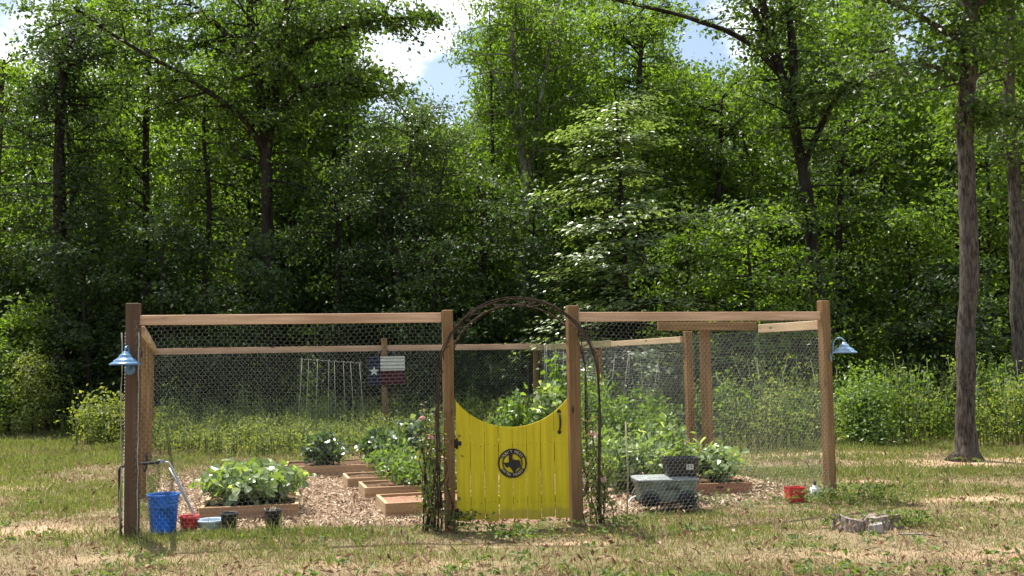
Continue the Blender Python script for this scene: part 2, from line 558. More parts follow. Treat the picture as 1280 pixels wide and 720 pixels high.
# ------------------------------------------------------------------ ground
def make_ground():
    xs = np.unique(np.concatenate([np.linspace(-10, 10, 201), np.linspace(-34, -10, 60), np.linspace(10, 34, 60), [-600, -300, -150, -80, -50, 50, 80, 150, 300, 600]]))
    ys = np.unique(np.concatenate([np.linspace(5, 18, 140), np.linspace(18, 45, 70), np.linspace(-8, 5, 12), [-300, -100, -40, 60, 90, 150, 300, 700]]))
    X, Y = np.meshgrid(xs, ys)
    Z = 0.05 * (vnoise(X, Y, 1.7, 3) - 0.5) + 0.025 * (vnoise(X, Y, 0.45, 4) - 0.5)
    Z *= np.clip((34 - np.abs(X)) / 5, 0, 1)
    Z -= 0.02
    ins = in_poly(X, Y, MULCH)
    Z = np.where(ins, Z * 0.3 - 0.02, Z)
    nx, ny = len(xs), len(ys)
    v = np.stack([X.ravel(), Y.ravel(), Z.ravel()], 1)
    i = (np.arange(ny - 1)[:, None] * nx + np.arange(nx - 1)[None, :]).ravel()
    f = np.stack([i, i + 1, i + nx + 1, i + nx], 1)
    m, t, b = new_mat('weedy dry lawn')
    o = objco(t)
    at_ = t.nodes.new('ShaderNodeAttribute')
    at_.attribute_name = 'bare'
    n1 = noise(t, o, 0.9, 5, 0.6)
    n2 = noise(t, o, 9, 6, 0.7)
    n3 = noise(t, o, 42, 4, 0.7)
    c = ramp(t, n2, [(0.33, (0.14, 0.115, 0.058)), (0.5, (0.215, 0.17, 0.095)), (0.68, (0.31, 0.235, 0.15))])
    c = mixc(t, ramp(t, n1, [(0.45, (0,) * 3), (0.66, (0.7,) * 3)]), c, ramp(t, n3, [(0.3, (0.10, 0.105, 0.04)), (0.7, (0.21, 0.195, 0.085))]))
    c = mixc(t, at_.outputs['Fac'], c, ramp(t, n3, [(0.3, (0.38, 0.23, 0.14)), (0.7, (0.60, 0.43, 0.30))]))
    t.links.new(c, b.inputs['Base Color'])
    b.inputs['Roughness'].default_value = 1.0
    b.inputs['Specular IOR Level'].default_value = 0.1
    bump(t, b, n3, 0.8, 0.02)
    g = np_mesh('ground', v, f, m, smooth=True)
    a = g.data.attributes.new('bare', 'FLOAT', 'POINT')
    br = np.clip(blob(X, Y, DIRT) * (0.5 + vnoise(X, Y, 0.3, 7)) * 1.3 - 0.25, 0, 1)
    a.data.foreach_set('value', br.ravel().astype(np.float32))
    tag(g, kind='structure')
make_ground()

def make_mulch():
    m, t, b = new_mat('mulch bed')
    o = objco(t)
    n3 = noise(t, o, 55, 5, 0.75)
    n1 = noise(t, o, 3, 4, 0.6)
    c = ramp(t, n3, [(0.3, (0.16, 0.095, 0.06)), (0.7, (0.46, 0.33, 0.23))])
    c = mixc(t, ramp(t, n1, [(0.5, (0,) * 3), (0.72, (0.6,) * 3)]), c, (0.22, 0.14, 0.09))
    t.links.new(c, b.inputs['Base Color'])
    b.inputs['Roughness'].default_value = 1.0
    b.inputs['Specular IOR Level'].default_value = 0.1
    bump(t, b, n3, 1.0, 0.02)
    xs, ys = np.arange(-5.2, 3.6, 0.12), np.arange(9.9, 15.2, 0.12)
    X, Y = np.meshgrid(xs, ys)
    Z = 0.012 + 0.03 * (vnoise(X, Y, 0.5, 11) - 0.3)
    ins = in_poly(X, Y, MULCH)
    for dx, dy in ((.2, 0), (-.2, 0), (0, .2), (0, -.2), (.15, .15), (-.15, .15), (.15, -.15), (-.15, -.15)):
        ins &= in_poly(X + dx, Y + dy, MULCH)
    Z = np.where(ins, Z, -0.05)
    nx = len(xs)
    i = (np.arange(len(ys) - 1)[:, None] * nx + np.arange(nx - 1)[None, :]).ravel()
    f = np.stack([i, i + 1, i + nx + 1, i + nx], 1)
    cx = (X.ravel()[f]).mean(1)
    cy_ = (Y.ravel()[f]).mean(1)
    f = f[in_poly(cx + 0.1 * (vnoise(cx, cy_, .3, 5) - .5), cy_ + 0.2 * (vnoise(cx, cy_, .3, 6) - .5), MULCH)]
    g = np_mesh('path', np.stack([X.ravel(), Y.ravel(), Z.ravel()], 1), f, m, smooth=True)
    tag(g, kind='structure')
    rng = np.random.default_rng(21)
    n = 60000
    x, y = rng.uniform(-5.1, 3.5, n), rng.uniform(9.85, 14.8, n)
    k = in_poly(x, y + 0.14 * (rng.random(n) - .35), MULCH) & (rng.random(n) < np.clip(1.7 - (y - 10) * .25, .25, 1))
    x, y = x[k], y[k]
    C = np.stack([x, y, 0.03 + 0.03 * (vnoise(x, y, 0.5, 11) - 0.3) + rng.uniform(0, .02, len(x))], 1)
    v, q = leaves(rng, C, 0.044, up=0.66, aspect=0.30, fold=0.03, jit=0.75)
    o = np_mesh('wood_chips', v, q, M['chips'])
    tag(o, 'loose pale brown wood chips strewn between the raised beds', 'wood chips', kind='stuff')
make_mulch()

# ------------------------------------------------------------------ grass
def blades(rng, x, y, h, wd, lean=0.5):
    n = len(x)
    a = rng.uniform(0, 2 * np.pi, n)
    b = rng.uniform(0, 2 * np.pi, n)
    hx, hy = np.cos(a) * wd, np.sin(a) * wd
    ln = h * lean * rng.random(n) * 1.4
    z0 = 0.05 * (vnoise(x, y, 1.7, 3) - 0.5) + 0.025 * (vnoise(x, y, 0.45, 4) - 0.5) - 0.03
    tx, ty = x + np.cos(b) * ln, y + np.sin(b) * ln
    mx_, my_ = x + np.cos(b) * ln * .35, y + np.sin(b) * ln * .35
    zt = z0 + h
    v = np.stack([np.stack([x - hx, y - hy, z0], 1), np.stack([x + hx, y + hy, z0], 1),
                  np.stack([mx_ + hx * .7, my_ + hy * .7, z0 + h * .6], 1), np.stack([tx, ty, zt], 1), np.stack([mx_ - hx * .7, my_ - hy * .7, z0 + h * .6], 1)], 1)
    return v.reshape(-1, 3), np.arange(5 * n).reshape(n, 5)

def make_grass():
    rng = np.random.default_rng(5)
    for nm, lab, ma, n, seed in (('grass', 'short patchy green lawn grass', 'grass', 700000, 1), ('dry_grass', 'dry straw coloured grass thatch', 'straw', 540000, 2)):
        # even in the picture: more per metre close by
        d = 7.0 + (30 - 7.0) * rng.random(n) ** 1.9
        x = (rng.random(n) - 0.5) * (d * 1.12 + 5.5)
        y = d
        green = np.clip((vnoise(x, y, 1.1, 31) * .6 + vnoise(x, y, 0.35, 32) * .4 - 0.47 + .16 * np.clip((y - 10.5) / 2, 0, 1)) * 4.5, 0.07, 1) * np.clip((y - 6.5) / 3.5, .35, 1)
        green = np.maximum(green, blob(x, y, GREEN))
        bare = np.clip(blob(x, y, DIRT) * 1.15, 0, 1)
        far = np.clip((y - 11) / 8, 0, 1)
        if ma == 'grass':
            dens = green * (1 - bare * .93)
            h = 0.030 + 0.035 * vnoise(x, y, 0.5, 33) + 0.15 * np.clip(blob(x, y, GREEN) - .25, 0, 1) * vnoise(x, y, .25, 35) + 0.05 * far
        else:
            dens = np.clip(1.0 - green * .75, 0, 1) * (1 - bare * .8) * (0.35 + 0.65 * vnoise(x, y, .4, 36))
            h = 0.022 + 0.03 * vnoise(x, y, 0.4, 34) + 0.03 * far
        ins = in_poly(x, y, MULCH)
        k = (rng.random(n) < dens) & ~ins
        x, y, h = x[k], y[k], h[k] * rng.uniform(.4, 1.2, k.sum()) * (1 + 1.0 * (rng.random(k.sum()) < .06))
        v, f = blades(rng, x, y, h, 0.0028 + 0.0004 * np.clip(y - 8, 0, 14), 0.9 if ma == 'straw' else 0.65)
        o = np_mesh(nm, v, f, M[ma])
        tag(o, lab, 'grass', kind='stuff')
make_grass()

def make_weeds():
    """small broad-leaved weeds in the lawn, uncounted"""
    rng = np.random.default_rng(77)
    n = 1100
    d = 7.4 + 16 * rng.random(n) ** 1.8
    x = (rng.random(n) - .5) * d * 1.1
    k = (~in_poly(x, d, MULCH)) & (vnoise(x, d, .8, 91) > .48)
    x, d = x[k], d[k]
    Cs = []
    for px, py in zip(x, d):
        q = rng.integers(4, 11)
        Cs.append(np.stack([px + rng.normal(0, .035, q), py + rng.normal(0, .035, q), .015 + .03 * rng.random(q)], 1))
    # thicker patches: by the right post, the gate, the stump
    for (cx, cy_, s, q, h) in ((3.72, 11.2, .28, 420, .2), (3.35, 11.2, .2, 160, .14), (3.62, 9.75, .18, 260, .13), (3.05, 9.75, .1, 60, .1), (0.05, 9.45, .16, 120, .09), (-0.05, 9.3, .1, 60, .08), (0.9, 9.85, .3, 160, .1), (2.2, 11.2, .35, 160, .12),
                               (-0.5, 9.9, .14, 120, .16), (-5.4, 20.9, 1.4, 500, .3), (-6.5, 23.5, 1.6, 500, .4)):
        Cs.append(np.stack([cx + rng.normal(0, s, q), cy_ + rng.normal(0, s * .6, q), h * rng.random(q) ** .8], 1))
    v, f = leaves(rng, np.concatenate(Cs), 0.055, up=0.6, aspect=.5)
    o = np_mesh('ground_weeds', v, f, M['lawnweed'])
    tag(o, 'small leafy weeds scattered through the lawn', 'weeds', kind='stuff')
make_weeds()

def make_litter():
    rng = np.random.default_rng(19)
    n = 5200
    d = 7.2 + 15 * rng.random(n) ** 1.7
    x = (rng.random(n) - .5) * d * 1.12
    k = ~in_poly(x, d, MULCH)
    C = np.stack([x[k], d[k], .012 + .03 * rng.random(k.sum())], 1)
    v, f = leaves(rng, C, .05, up=.55, aspect=.5, fold=.15, jit=.6)
    o = np_mesh('fallen_leaves', v, f, M['litter'])
    tag(o, 'dead brown leaves and stalks scattered over the lawn', 'leaves', kind='stuff')
make_litter()

# ------------------------------------------------------------------ fence
fence = thing('garden_fence', 'brown timber post and rail fence with wire netting round the vegetable garden', 'fence', (0, 0, 0))

def post(p, top, mat, wd=0.105, roll=GA):
    beam('post', (p.x, p.y, -0.3), (p.x, p.y, top), wd, wd, M[mat], fence, 0.006, roll)
post(FL, 2.20, 'darkpost', 0.118, R(6))
post(GL, 2.10, 'stained', 0.105, R(7))
post(GR, 2.13, 'stained', 0.112, R(13))
post(FR, 2.21, 'stained', 0.105, R(24))
post(L1, 2.02, 'stained', 0.105, R(18))
post(L2, 1.98, 'stained', 0.105, R(18))
post(L3, 1.95, 'stained', 0.105)
post(PB, 2.12, 'stained', 0.12)
post(BR, 1.9, 'stained', 0.105)
post(PM, 1.84, 'stained', 0.105)
post(PR, 1.98, 'stained', 0.105, R(18))
post(PT, 1.945, 'stained', 0.105, R(40))

def rail(a, b, z0, z1, mat, ht=0.095, wd=0.042, ga=0.06, gb=0.06, off=0.0):
    d = (b - a).normalized()
    s = V((d.y, -d.x, 0)) * off
    beam('rail', a + d * ga + s + V((0, 0, z0 - ht / 2)), b - d * gb + s + V((0, 0, z1 - ht / 2)), wd, ht, M[mat], fence)
rail(FL, GL, 2.085, 2.075, 'cedar')
rail(GR, FR, 2.065, 2.085, 'cedar')
rail(FL, L1, 1.985, 1.975, 'fresh', .09, .042, .07, -.02, .08)
rail(L1, L2, 1.965, 1.955, 'bedend', .09, .042, .0, 0, .08)
rail(L2, L3, 1.955, 1.95, 'bedend', .09, .042, .0, 0, .08)
rail(L3, PB, 1.955, 1.965, 'cedar', .125, .04, 0, .062)
rail(PB, BR, 1.965, 1.955, 'cedar', .125, .04, .062, -.1)
rail(FR, JT, 1.99, 1.995, 'fresh', .105, .042, .06, 0.02, 0)
d_ = V((1.80, 12.72, 0))
beam('rail', V((1.80, 12.70, 1.985)), V((3.09, 13.02, 1.975)), .042, .105, M['stained'], fence)
pm2 = PR.lerp(BR, 0.375)
rail(PR, pm2, 1.905, 1.895, 'fresh', .09, .042, .06, .0, -.075)
rail(pm2, BR, 1.915, 1.92, 'mossy', .12, .042, .004, -.1, -.08)

def netting(p0, p1, z0=0.01, z1=2.03, seed=0, r=0.0007, cell=0.052):
    """hexagonal wire netting: real wires, slightly slack"""
    rng = np.random.default_rng(seed)
    Ln = (p1 - p0).length
    d = np.array((p1 - p0).normalized())
    nrm = np.array([d[1], -d[0], 0])
    w_, hh = cell * 1.1, cell * 0.86
    nc, nr = int(Ln / w_) + 1, int((z1 - z0) / (hh * .75)) + 1
    segs = []
    def sheet(s, z):
        s = np.clip(s, 0, Ln)
        z = np.clip(z, z0, z1)
        k = np.sin(np.pi * s / Ln) * np.sin(np.pi * np.clip((z - z0) / (z1 - z0), 0, 1))
        off = k * (0.035 * np.sin(s * 2.1 + seed) + 0.025 * np.sin(z * 4 + s + seed))
        s2 = s + 0.012 * np.sin(z * 5 + s * 2 + seed)
        z2 = z + 0.016 * np.sin(s * 3.1 + z * 2 + seed * 2)
        return np.array(p0)[None, :] + d[None, :] * s2[:, None] + nrm[None, :] * (off[:, None]) + np.array([0, 0, 1.0])[None, :] * z2[:, None]
    R_, C_ = np.meshgrid(np.arange(nr), np.arange(nc), indexing='ij')
    R_, C_ = R_.ravel(), C_.ravel()
    sx = C_ * w_ + (R_ % 2) * w_ * .5
    zz = z0 + R_ * hh * .75
    A0, A1 = (sx, zz), (sx + w_ * .5, zz + hh * .25)
    B0, B1 = (sx + w_ * .5, zz + hh * .25), (sx + w_, zz)
    C0, C1 = (sx + w_ * .5, zz + hh * .25), (sx + w_ * .5, zz + hh * .75)
    S0 = np.concatenate([sheet(*A0), sheet(*B0), sheet(*C0)])
    S1 = np.concatenate([sheet(*A1), sheet(*B1), sheet(*C1)])
    rr = np.concatenate([np.full(len(sx) * 2, r), np.full(len(sx), r * 1.5)])
    ok = np.linalg.norm(S1 - S0, axis=1) > 0.005
    S0, S1, rr = S0[ok], S1[ok], rr[ok]
    t = unit(S1 - S0)
    a = unit(np.cross(t, nrm[None, :]))
    b = np.cross(t, a)
    V_ = []
    for S in (S0, S1):
        for k in range(3):
            an = 2 * math.pi * k / 3
            V_.append(S + (a * math.cos(an) + b * math.sin(an)) * rr[:, None])
    v = np.stack(V_, 1).reshape(-1, 3)
    k = np.arange(len(S0))[:, None] * 6
    f = np.concatenate([k + np.array([[0, 1, 4, 3]]), k + np.array([[1, 2, 5, 4]]), k + np.array([[2, 0, 3, 5]])], 0)
    return np_mesh('wire_netting', v, f, M['wire'], parent=fence)
def shift(p, x, y):
    return V((p.x + x, p.y + y, 0))
netting(shift(FL, .04, -.075), shift(GL, -.04, -.075), seed=1)
netting(shift(GR, .04, -.075), shift(FR, -.02, -.085), seed=2)
netting(shift(FL, -.08, .0), shift(L1, -.08, 0), seed=3, z1=1.95)
netting(shift(L1, -.08, 0), shift(L3, -.08, 0), seed=4, z1=1.92, cell=.06, r=.0014)
netting(shift(L3, 0, -.08), shift(PB, 0, -.09), seed=5, z1=1.9, cell=.065, r=.0016)
netting(shift(PB, 0, -.09), shift(BR, 0, -.08), seed=6, z1=1.9, cell=.065, r=.0016)
netting(shift(FR, .085, .0), shift(JT, .08, 0), seed=7, z1=1.95)
netting(shift(JT, .08, 0), shift(PR, .09, 0), seed=8, z1=1.93)
netting(shift(PR, .09, 0), shift(BR, .09, 0), seed=9, z1=1.88, cell=.06, r=.0014)
# rolled pale edges of the netting beside the near corner post
b = MB()
rng0 = random.Random(4)
for x0 in (-.082, .078):
    b.tube([(FL.x + x0 + rng0.uniform(-.006, .006), FL.y - .07, .02 + k * .1) for k in range(20)], [.003 + rng0.uniform(0, .004) for k in range(20)], 5)
b.build('netting_edge', M['selvedge'], fence)

# ------------------------------------------------------------------ gate
ga_ = math.atan2(GR.y - GL.y, GR.x - GL.x)
gc = (GL + GR) / 2
gate = thing('garden_gate', 'bright yellow plank gate with scooped top and round black emblem', 'gate', (gc.x, gc.y - .035, 0), ga_)
GWid = 1.105
def gate_top(x):
    Rr = 0.70
    zc = 0.945 + Rr
    return zc - math.sqrt(max(Rr * Rr - x * x, 0.01))
b = MB()
bw = GWid / 8
for k in range(8):
    x0, x1 = -GWid / 2 + k * bw + .0022, -GWid / 2 + (k + 1) * bw - .0022
    x1 -= (0.003 if k in (2, 6) else 0)
    zb = 0.055 + 0.012 * math.sin(k * 2.3)
    xs = [x0 + (x1 - x0) * j / 6 for j in range(7)]
    poly = [(x0, zb), (x1, zb)] + [(x, gate_top(x)) for x in reversed(xs)]
    b.prism(poly, 0.019, Matrix.Translation((0, 0.003 * math.sin(k * 1.7), 0)))
for k in range(8):
    xn = -GWid / 2 + (k + .5) * bw
    for dx in (-.03, .032):
        for z in (.225 + .012 * math.sin(k * 3 + dx * 90), .775 + .012 * math.sin(k * 2 + dx * 60)):
            b.lathe([(.0, .0024), (.0036, .002), (.0042, -.001)], 8, (xn + dx, -.0098, z), 1, Matrix.Rotation(R(90), 4, 'X'))
b.build('panel', [M['yellow'], M['black_iron']], gate)
b = MB()
for z in (.24, .78):
    b.box((0, .034, z), (GWid - .06, .04, .085), bev=.003)
for x in (-GWid / 2 + .075, GWid / 2 - .075):
    b.box((x, .034, .51), (.085, .038, .44), bev=.003)
b.build('back_brace', M['yellow'], gate)
# forged pull handle
b = MB()
hx, hz = 0.466, 0.985
spade = [(0, .030), (.013, .018), (.022, .004), (.015, -.008), (.006, -.012), (-.006, -.012), (-.015, -.008), (-.022, .004), (-.013, .018)]
b.prism([(hx + p[0], hz + .095 + p[1]) for p in spade], .006, Matrix.Translation((0, -.0135, 0)))
b.prism([(hx + p[0], hz - .095 - p[1]) for p in reversed(spade)], .006, Matrix.Translation((0, -.0135, 0)))
b.tube([(hx, -.016, hz + .088), (hx, -.035, hz + .075), (hx + .004, -.048, hz + .04), (hx + .006, -.05, hz), (hx + .004, -.048, hz - .04), (hx, -.035, hz - .075), (hx, -.016, hz - .088)], [.007, .009, .010, .0115, .010, .009, .007], 8)
b.build('handle', M['black_iron'], gate)
for z in (.13, .80):
    b = MB()
    b.box((-GWid / 2 + .028, -.0135, z), (.05, .005, .04), bev=.002)
    b.box((-GWid / 2 - .005, -.014, z), (.03, .016, .085), bev=.002)
    b.tube([(-GWid / 2 + .008, -.022, z - .05), (-GWid / 2 + .008, -.022, z + .05)], .010, 8)
    b.build('hinge', M['black_iron'], gate)

# round emblem: pierced ring, state outline, lettering
def ring_arc(b, r0, r1, a0, a1, y, t, n=40):
    vv, fs = [], []
    for k in range(n + 1):
        a = a0 + (a1 - a0) * k / n
        for r in (r0, r1):
            for yy in (y - t / 2, y + t / 2):
                vv.append((r * math.cos(a), yy, r * math.sin(a)))
    for k in range(n):
        q = k * 4
        fs += [(q, q + 4, q + 6, q + 2), (q + 1, q + 3, q + 7, q + 5), (q, q + 1, q + 5, q + 4), (q + 2, q + 6, q + 7, q + 3)]
    fs += [(0, 2, 3, 1), (n * 4, n * 4 + 1, n * 4 + 3, n * 4 + 2)]
    b.add(vv, fs)
ec = V((-.005, -.0175, .595))
em = MB()
RO = .142
ring_arc(em, RO * .90, RO, 0, 2 * math.pi, 0, .006, 64)
ring_arc(em, RO * .63, RO * .70, 0, 2 * math.pi, 0, .006, 64)
ring_arc(em, RO * .695, RO * .905, R(28), R(152), 0, .0055)
ring_arc(em, RO * .695, RO * .905, R(208), R(332), 0, .0055)
TX = [(-.24, .62), (.0, .62), (.0, .30), (.12, .24), (.30, .22), (.46, .20), (.52, .16), (.53, -.02), (.57, -.12), (.55, -.24), (.42, -.32), (.28, -.42), (.20, -.54), (.22, -.66), (.08, -.62), (-.02, -.50), (-.10, -.34), (-.20, -.24), (-.30, -.24), (-.38, -.30), (-.48, -.22), (-.54, -.08), (-.66, .06), (-.24, .06)]
em.prism([(p[0] * RO, p[1] * RO) for p in reversed(TX)], .006)
emb = em.build('emblem', M['black_iron'], gate, loc=ec)

def text_mesh(body, size, extrude, mat, name, parent, mw, align='CENTER'):
    cu = bpy.data.curves.new(name, 'FONT')
    cu.body = body
    cu.size = size
    cu.extrude = extrude
    cu.align_x = align
    cu.align_y = 'CENTER'
    cu.resolution_u = 3
    tmp = bpy.data.objects.new('tmp_text', cu)
    col.objects.link(tmp)
    dg = bpy.context.evaluated_depsgraph_get()
    me = bpy.data.meshes.new_from_object(tmp.evaluated_get(dg))
    bpy.data.objects.remove(tmp)
    bpy.data.curves.remove(cu)
    me.transform(mw)
    me.materials.clear()
    me.materials.append(mat)
    return me

def join_meshes(meshes, name, mat, parent, loc=None):
    b = MB()
    for me in meshes:
        b.add([v.co for v in me.vertices], [tuple(p.vertices) for p in me.polygons])
        bpy.data.meshes.remove(me)
    return b.build(name, mat, parent, loc=loc)

ms = []
face = Matrix.Rotation(R(90), 4, 'X')          # text lies in XZ facing -Y
for word, top in (("DON'T MESS", True), ("WITH TEXAS", False)):
    n = len(word)
    for k, ch in enumerate(word):
        if ch == ' ':
            continue
        u = (k - (n - 1) / 2) / (n - 1) * R(104)
        ang = R(90) - u if top else R(270) + u
        p = V((math.cos(ang) * RO * .80, -.0040, math.sin(ang) * RO * .80))
        rot = -u if top else u
        mw = Matrix.Translation(p) @ Matrix.Rotation(-rot, 4, 'Y') @ face
        ms.append(text_mesh(ch, RO * .25, .0012, M['yellow'], 'lettering', emb, mw))
M['cream'] = plain('pale letter paint', (0.62, 0.56, 0.34), 0.6)
join_meshes(ms, 'lettering', M['cream'], emb)

# ------------------------------------------------------------------ arch over the gate
arch = thing('garden_arch', 'rustic brown twig arch standing over the yellow gate', 'arch', (0.05, 10.0, 0))
def hoop(pl, pr, top, name, seed, strands):
    rg = random.Random(seed)
    b = MB()
    pl, pr = V(pl), V(pr)
    for s in range(strands):
        ph = rg.uniform(0, 6.28)
        fr = rg.uniform(3, 6)
        am = rg.uniform(.006, .024)
        pts, rad = [], []
        a_, e_ = rg.uniform(0, .06), rg.uniform(.94, 1)
        for k in range(41):
            t = a_ + (e_ - a_) * k / 40
            base = pl.lerp(pr, 0.5 - 0.5 * math.cos(math.pi * min(max((t - .30) / .40, 0), 1)))
            # straight legs then a round top
            if t < .30:
                z = (t / .30) * (top - (pr - pl).length * .5)
            elif t > .70:
                z = ((1 - t) / .30) * (top - (pr - pl).length * .5)
            else:
                q = (t - .30) / .40
                z = top - (pr - pl).length * .5 + math.sin(math.pi * q) * (pr - pl).length * .5
            off = V((math.cos(ph + t * fr * 3) * am, math.sin(ph + t * fr * 3) * am, math.cos(ph * 2 + t * fr * 2) * am * .7))
            pts.append(base + V((0, 0, z)) + off - V((arch.location.x, arch.location.y, 0)))
            rad.append((.0095 if s == 0 else rg.uniform(.003, .0065)) * (1 - .2 * abs(t - .5)))
        pts[0].z = -.03 if a_ < .02 else pts[0].z
        b.tube(pts, rad, 6)
    return b.build(name, M['twig'], arch)
hoop((-.725, 9.80, 0), (.805, 9.86, 0), 2.20, 'hoop', 3, 6)
hoop((-.66, 10.36, 0), (.735, 10.52, 0), 2.16, 'hoop', 8, 4)
b = MB()
rg = random.Random(6)
for s in range(26):                     # twigs tied between the two hoops
    q = rg.uniform(.02, .98)
    def hp(pl, pr, top, q):
        pl, pr = V(pl), V(pr)
        x = pl.lerp(pr, .5 - .5 * math.cos(math.pi * q))
        return x + V((0, 0, top - .76 + math.sin(math.pi * q) * .76)) - V((arch.location.x, arch.location.y, 0))
    b.tube([hp((-.725, 9.80, 0), (.805, 9.86, 0), 2.20, q), hp((-.66, 10.36, 0), (.735, 10.52, 0), 2.16, min(max(q + rg.uniform(-.14, .14), 0), 1))], .005, 5)
for z in (.35, .75, 1.1):
    for (a0, a1) in (((-.725, 9.80), (-.66, 10.36)), ((.805, 9.86), (.735, 10.52))):
        b.tube([(a0[0] - .05, a0[1] - 10.0, z), (a1[0] - .05, a1[1] - 10.0, z + rg.uniform(-.05, .05))], .007, 5)
b.build('twig_lattice', M['twig'], arch)

# ------------------------------------------------------------------ lamps on the corner posts
def barn_lamp(loc, rz, label, mat):
    t = thing('wall_lamp', label, 'lamp', loc, rz, 'gooseneck lamps on the front corner posts')
    b = MB()                          # local -Y points away from the post
    b.lathe([(.0, .010), (.045, .010), (.050, .004), (.050, 0)], 20, (0, -.001, -.09), mat=Matrix.Rotation(R(90), 4, 'X'))
    b.build('mounting_plate', mat, t)
    b = MB()
    b.tube([(0, -.008, -.09), (0, -.03, -.03), (0, -.035, .07), (0, -.05, .105), (0, -.085, .13), (0, -.125, .125), (0, -.15, .105), (0, -.155, .075)], .009, 8)
    b.build('gooseneck_arm', mat, t)
    b = MB()
    b.lathe([(.0, .082), (.024, .080), (.028, .062), (.042, .056), (.052, .044), (.056, .034), (.058, .028), (.094, .004), (.102, .002), (.103, -.010), (.132, -.026), (.138, -.030), (.140, -.044), (.134, -.044), (.098, -.014), (.052, .020), (.0, .028)], 32, (0, -.155, .0))
    b.build('shade', mat, t)
    b = MB()
    b.lathe([(0, .03), (.016, .024), (.026, .0), (.024, -.018), (.012, -.030), (0, -.033)], 14, (0, -.155, 0))
    b.build('bulb', M['white_plastic'], t)
    return t
barn_lamp((FL.x - .005, FL.y - .062, 1.66), R(4), 'blue barn lamp on the dark post behind the blue bucket', M['blue_enamel'])
barn_lamp((FR.x + .055, FR.y - .02, 1.655), R(62), 'pale blue barn lamp facing sideways off the post near the stump', M['pale_blue'])

# ------------------------------------------------------------------ sign on the back fence
sg = thing('flag_sign', 'corrugated metal flag sign with a white star hung on the back post', 'sign', (PB.x + .06, PB.y - .17, 1.12), R(3))
def corr(x0, x1, z0, z1, mat, name):
    n = 24
    vv, fs = [], []
    for k in range(n + 1):
        z = z0 + (z1 - z0) * k / n
        y = .012 * math.sin(z / .075 * 2 * math.pi)
        for x in (x0, x1):
            for yy in (y - .003, y + .003):
                vv.append((x, yy, z))
    for k in range(n):
        q = k * 4
        fs += [(q, q + 2, q + 6, q + 4), (q + 1, q + 5, q + 7, q + 3), (q, q + 4, q + 5, q + 1), (q + 2, q + 3, q + 7, q + 6)]
    b = MB()
    b.add(vv, fs)
    return b.build(name, mat, sg)
corr(-.39, -.123, 0, .60, M['flag_blue'], 'blue_panel')
corr(-.12, .40, .30, .60, M['flag_white'], 'white_panel')
corr(-.12, .40, 0, .297, M['flag_red'], 'red_panel')
b = MB()
star = []
for k in range(10):
    a = R(90) + k * R(36)
    r = .115 if k % 2 == 0 else .046
    star.append((-.255 + r * math.cos(a), .29 + r * math.sin(a)))
b.prism(list(reversed(star)), .006, Matrix.Translation((0, -.02, 0)))
b.build('star', M['flag_white'], sg)
b = MB()
b.tube([(-.2, 0, .60), (-.06, .05, .84)], .005, 5)
b.build('hanging_wire', M['wire'], sg)
b = MB()
b.tube([(.22, 0, .60), (.08, .05, .84)], .005, 5)
b.build('hanging_wire', M['wire'], sg)

# ------------------------------------------------------------------ string trellises
def strings(label, pts_top, bots, loc, cat='trellis', stakes=None, group=None):
    t = thing('string_trellis', label, cat, loc)
    b = MB()
    l = V(loc)
    for p, q in zip(pts_top, bots):
        b.tube([V(p) - l, V(p).lerp(V(q), .5) - l + V((.01, 0, 0)), V(q) - l], .0026, 4)
    for i in range(len(pts_top) - 1):
        b.tube([V(pts_top[i]) - l, V(pts_top[i]).lerp(V(pts_top[i + 1]), .5) - l - V((0, 0, .02)), V(pts_top[i + 1]) - l], .002, 4)
    b.build('string', M['string'], t)
    if stakes:
        for (p, q) in stakes:
            s = MB()
            s.tube([V(p) - l, V(q) - l], .006, 6)
            s.build('stake', M['bark_pale'], t)
    return t
uu = [378, 386, 397, 411, 418, 429, 438, 449]
tops = [at(u, 448 + (u - 378) * .07, 19.6) for u in uu]
bots = [V((p.x - .12 + .03 * k, p.y, .25)) for k, p in enumerate(tops)]
strings('row of white bean strings left of the flag sign', tops, bots, (tops[0].x, 19.6, 0),
        stakes=[((tops[0].x - .05, 19.6, 0), (tops[0].x - .02, 19.6, tops[0].z + .02)), ((tops[-1].x + .05, 19.6, 0), (tops[-1].x + .03, 19.6, tops[-1].z + .02))])
tops = [at(u, v, 19.0) for u, v in ((683, 432), (694, 438), (704, 441), (714, 444))]
bots = [V((p.x - .05, p.y, .4)) for p in tops]
strings('short run of white strings seen above the gate beside its right post', tops, bots, (tops[0].x, 19.0, 0), stakes=[((tops[0].x - .05, 19, 0), (tops[0].x - .03, 19, tops[0].z + .02)), ((tops[-1].x + .05, 19, 0), (tops[-1].x + .03, 19, tops[-1].z + .02))])
tops = [at(u, v, 17.0) for u, v in ((768, 448), (786, 440), (800, 444), (822, 452))]
bots = [at(u, v, 17.0) for u, v in ((760, 520), (774, 530), (806, 532), (812, 528))]
strings('crossing pale strings among the tall plants right of the gate', tops, bots, (tops[0].x, 17.0, 0), stakes=[(at(784, 570, 17.0), at(787, 438, 17.0)), (at(826, 570, 17.0), at(823, 448, 17.0))])
for u, v in ((613, 455), (638, 452), (659, 449)):
    p = at(u, v, 25.0)
    b = MB()
    b.tube([(p.x, 25, -.1), (p.x + .01, 25, p.z)], .024, 6)
    b.box((p.x, 25.0, p.z - .02), (.05, .03, .06))
    lab = {613: 'thin grey stake beyond the back fence, farthest from the right gate post', 638: 'middle one of three thin grey stakes beyond the back fence', 659: 'thin grey stake beyond the back fence, closest to the right gate post'}[u]
    tag(b.build('fence_stake', M['bark_pale']), lab, 'stake', 'thin grey stakes beyond the back fence')

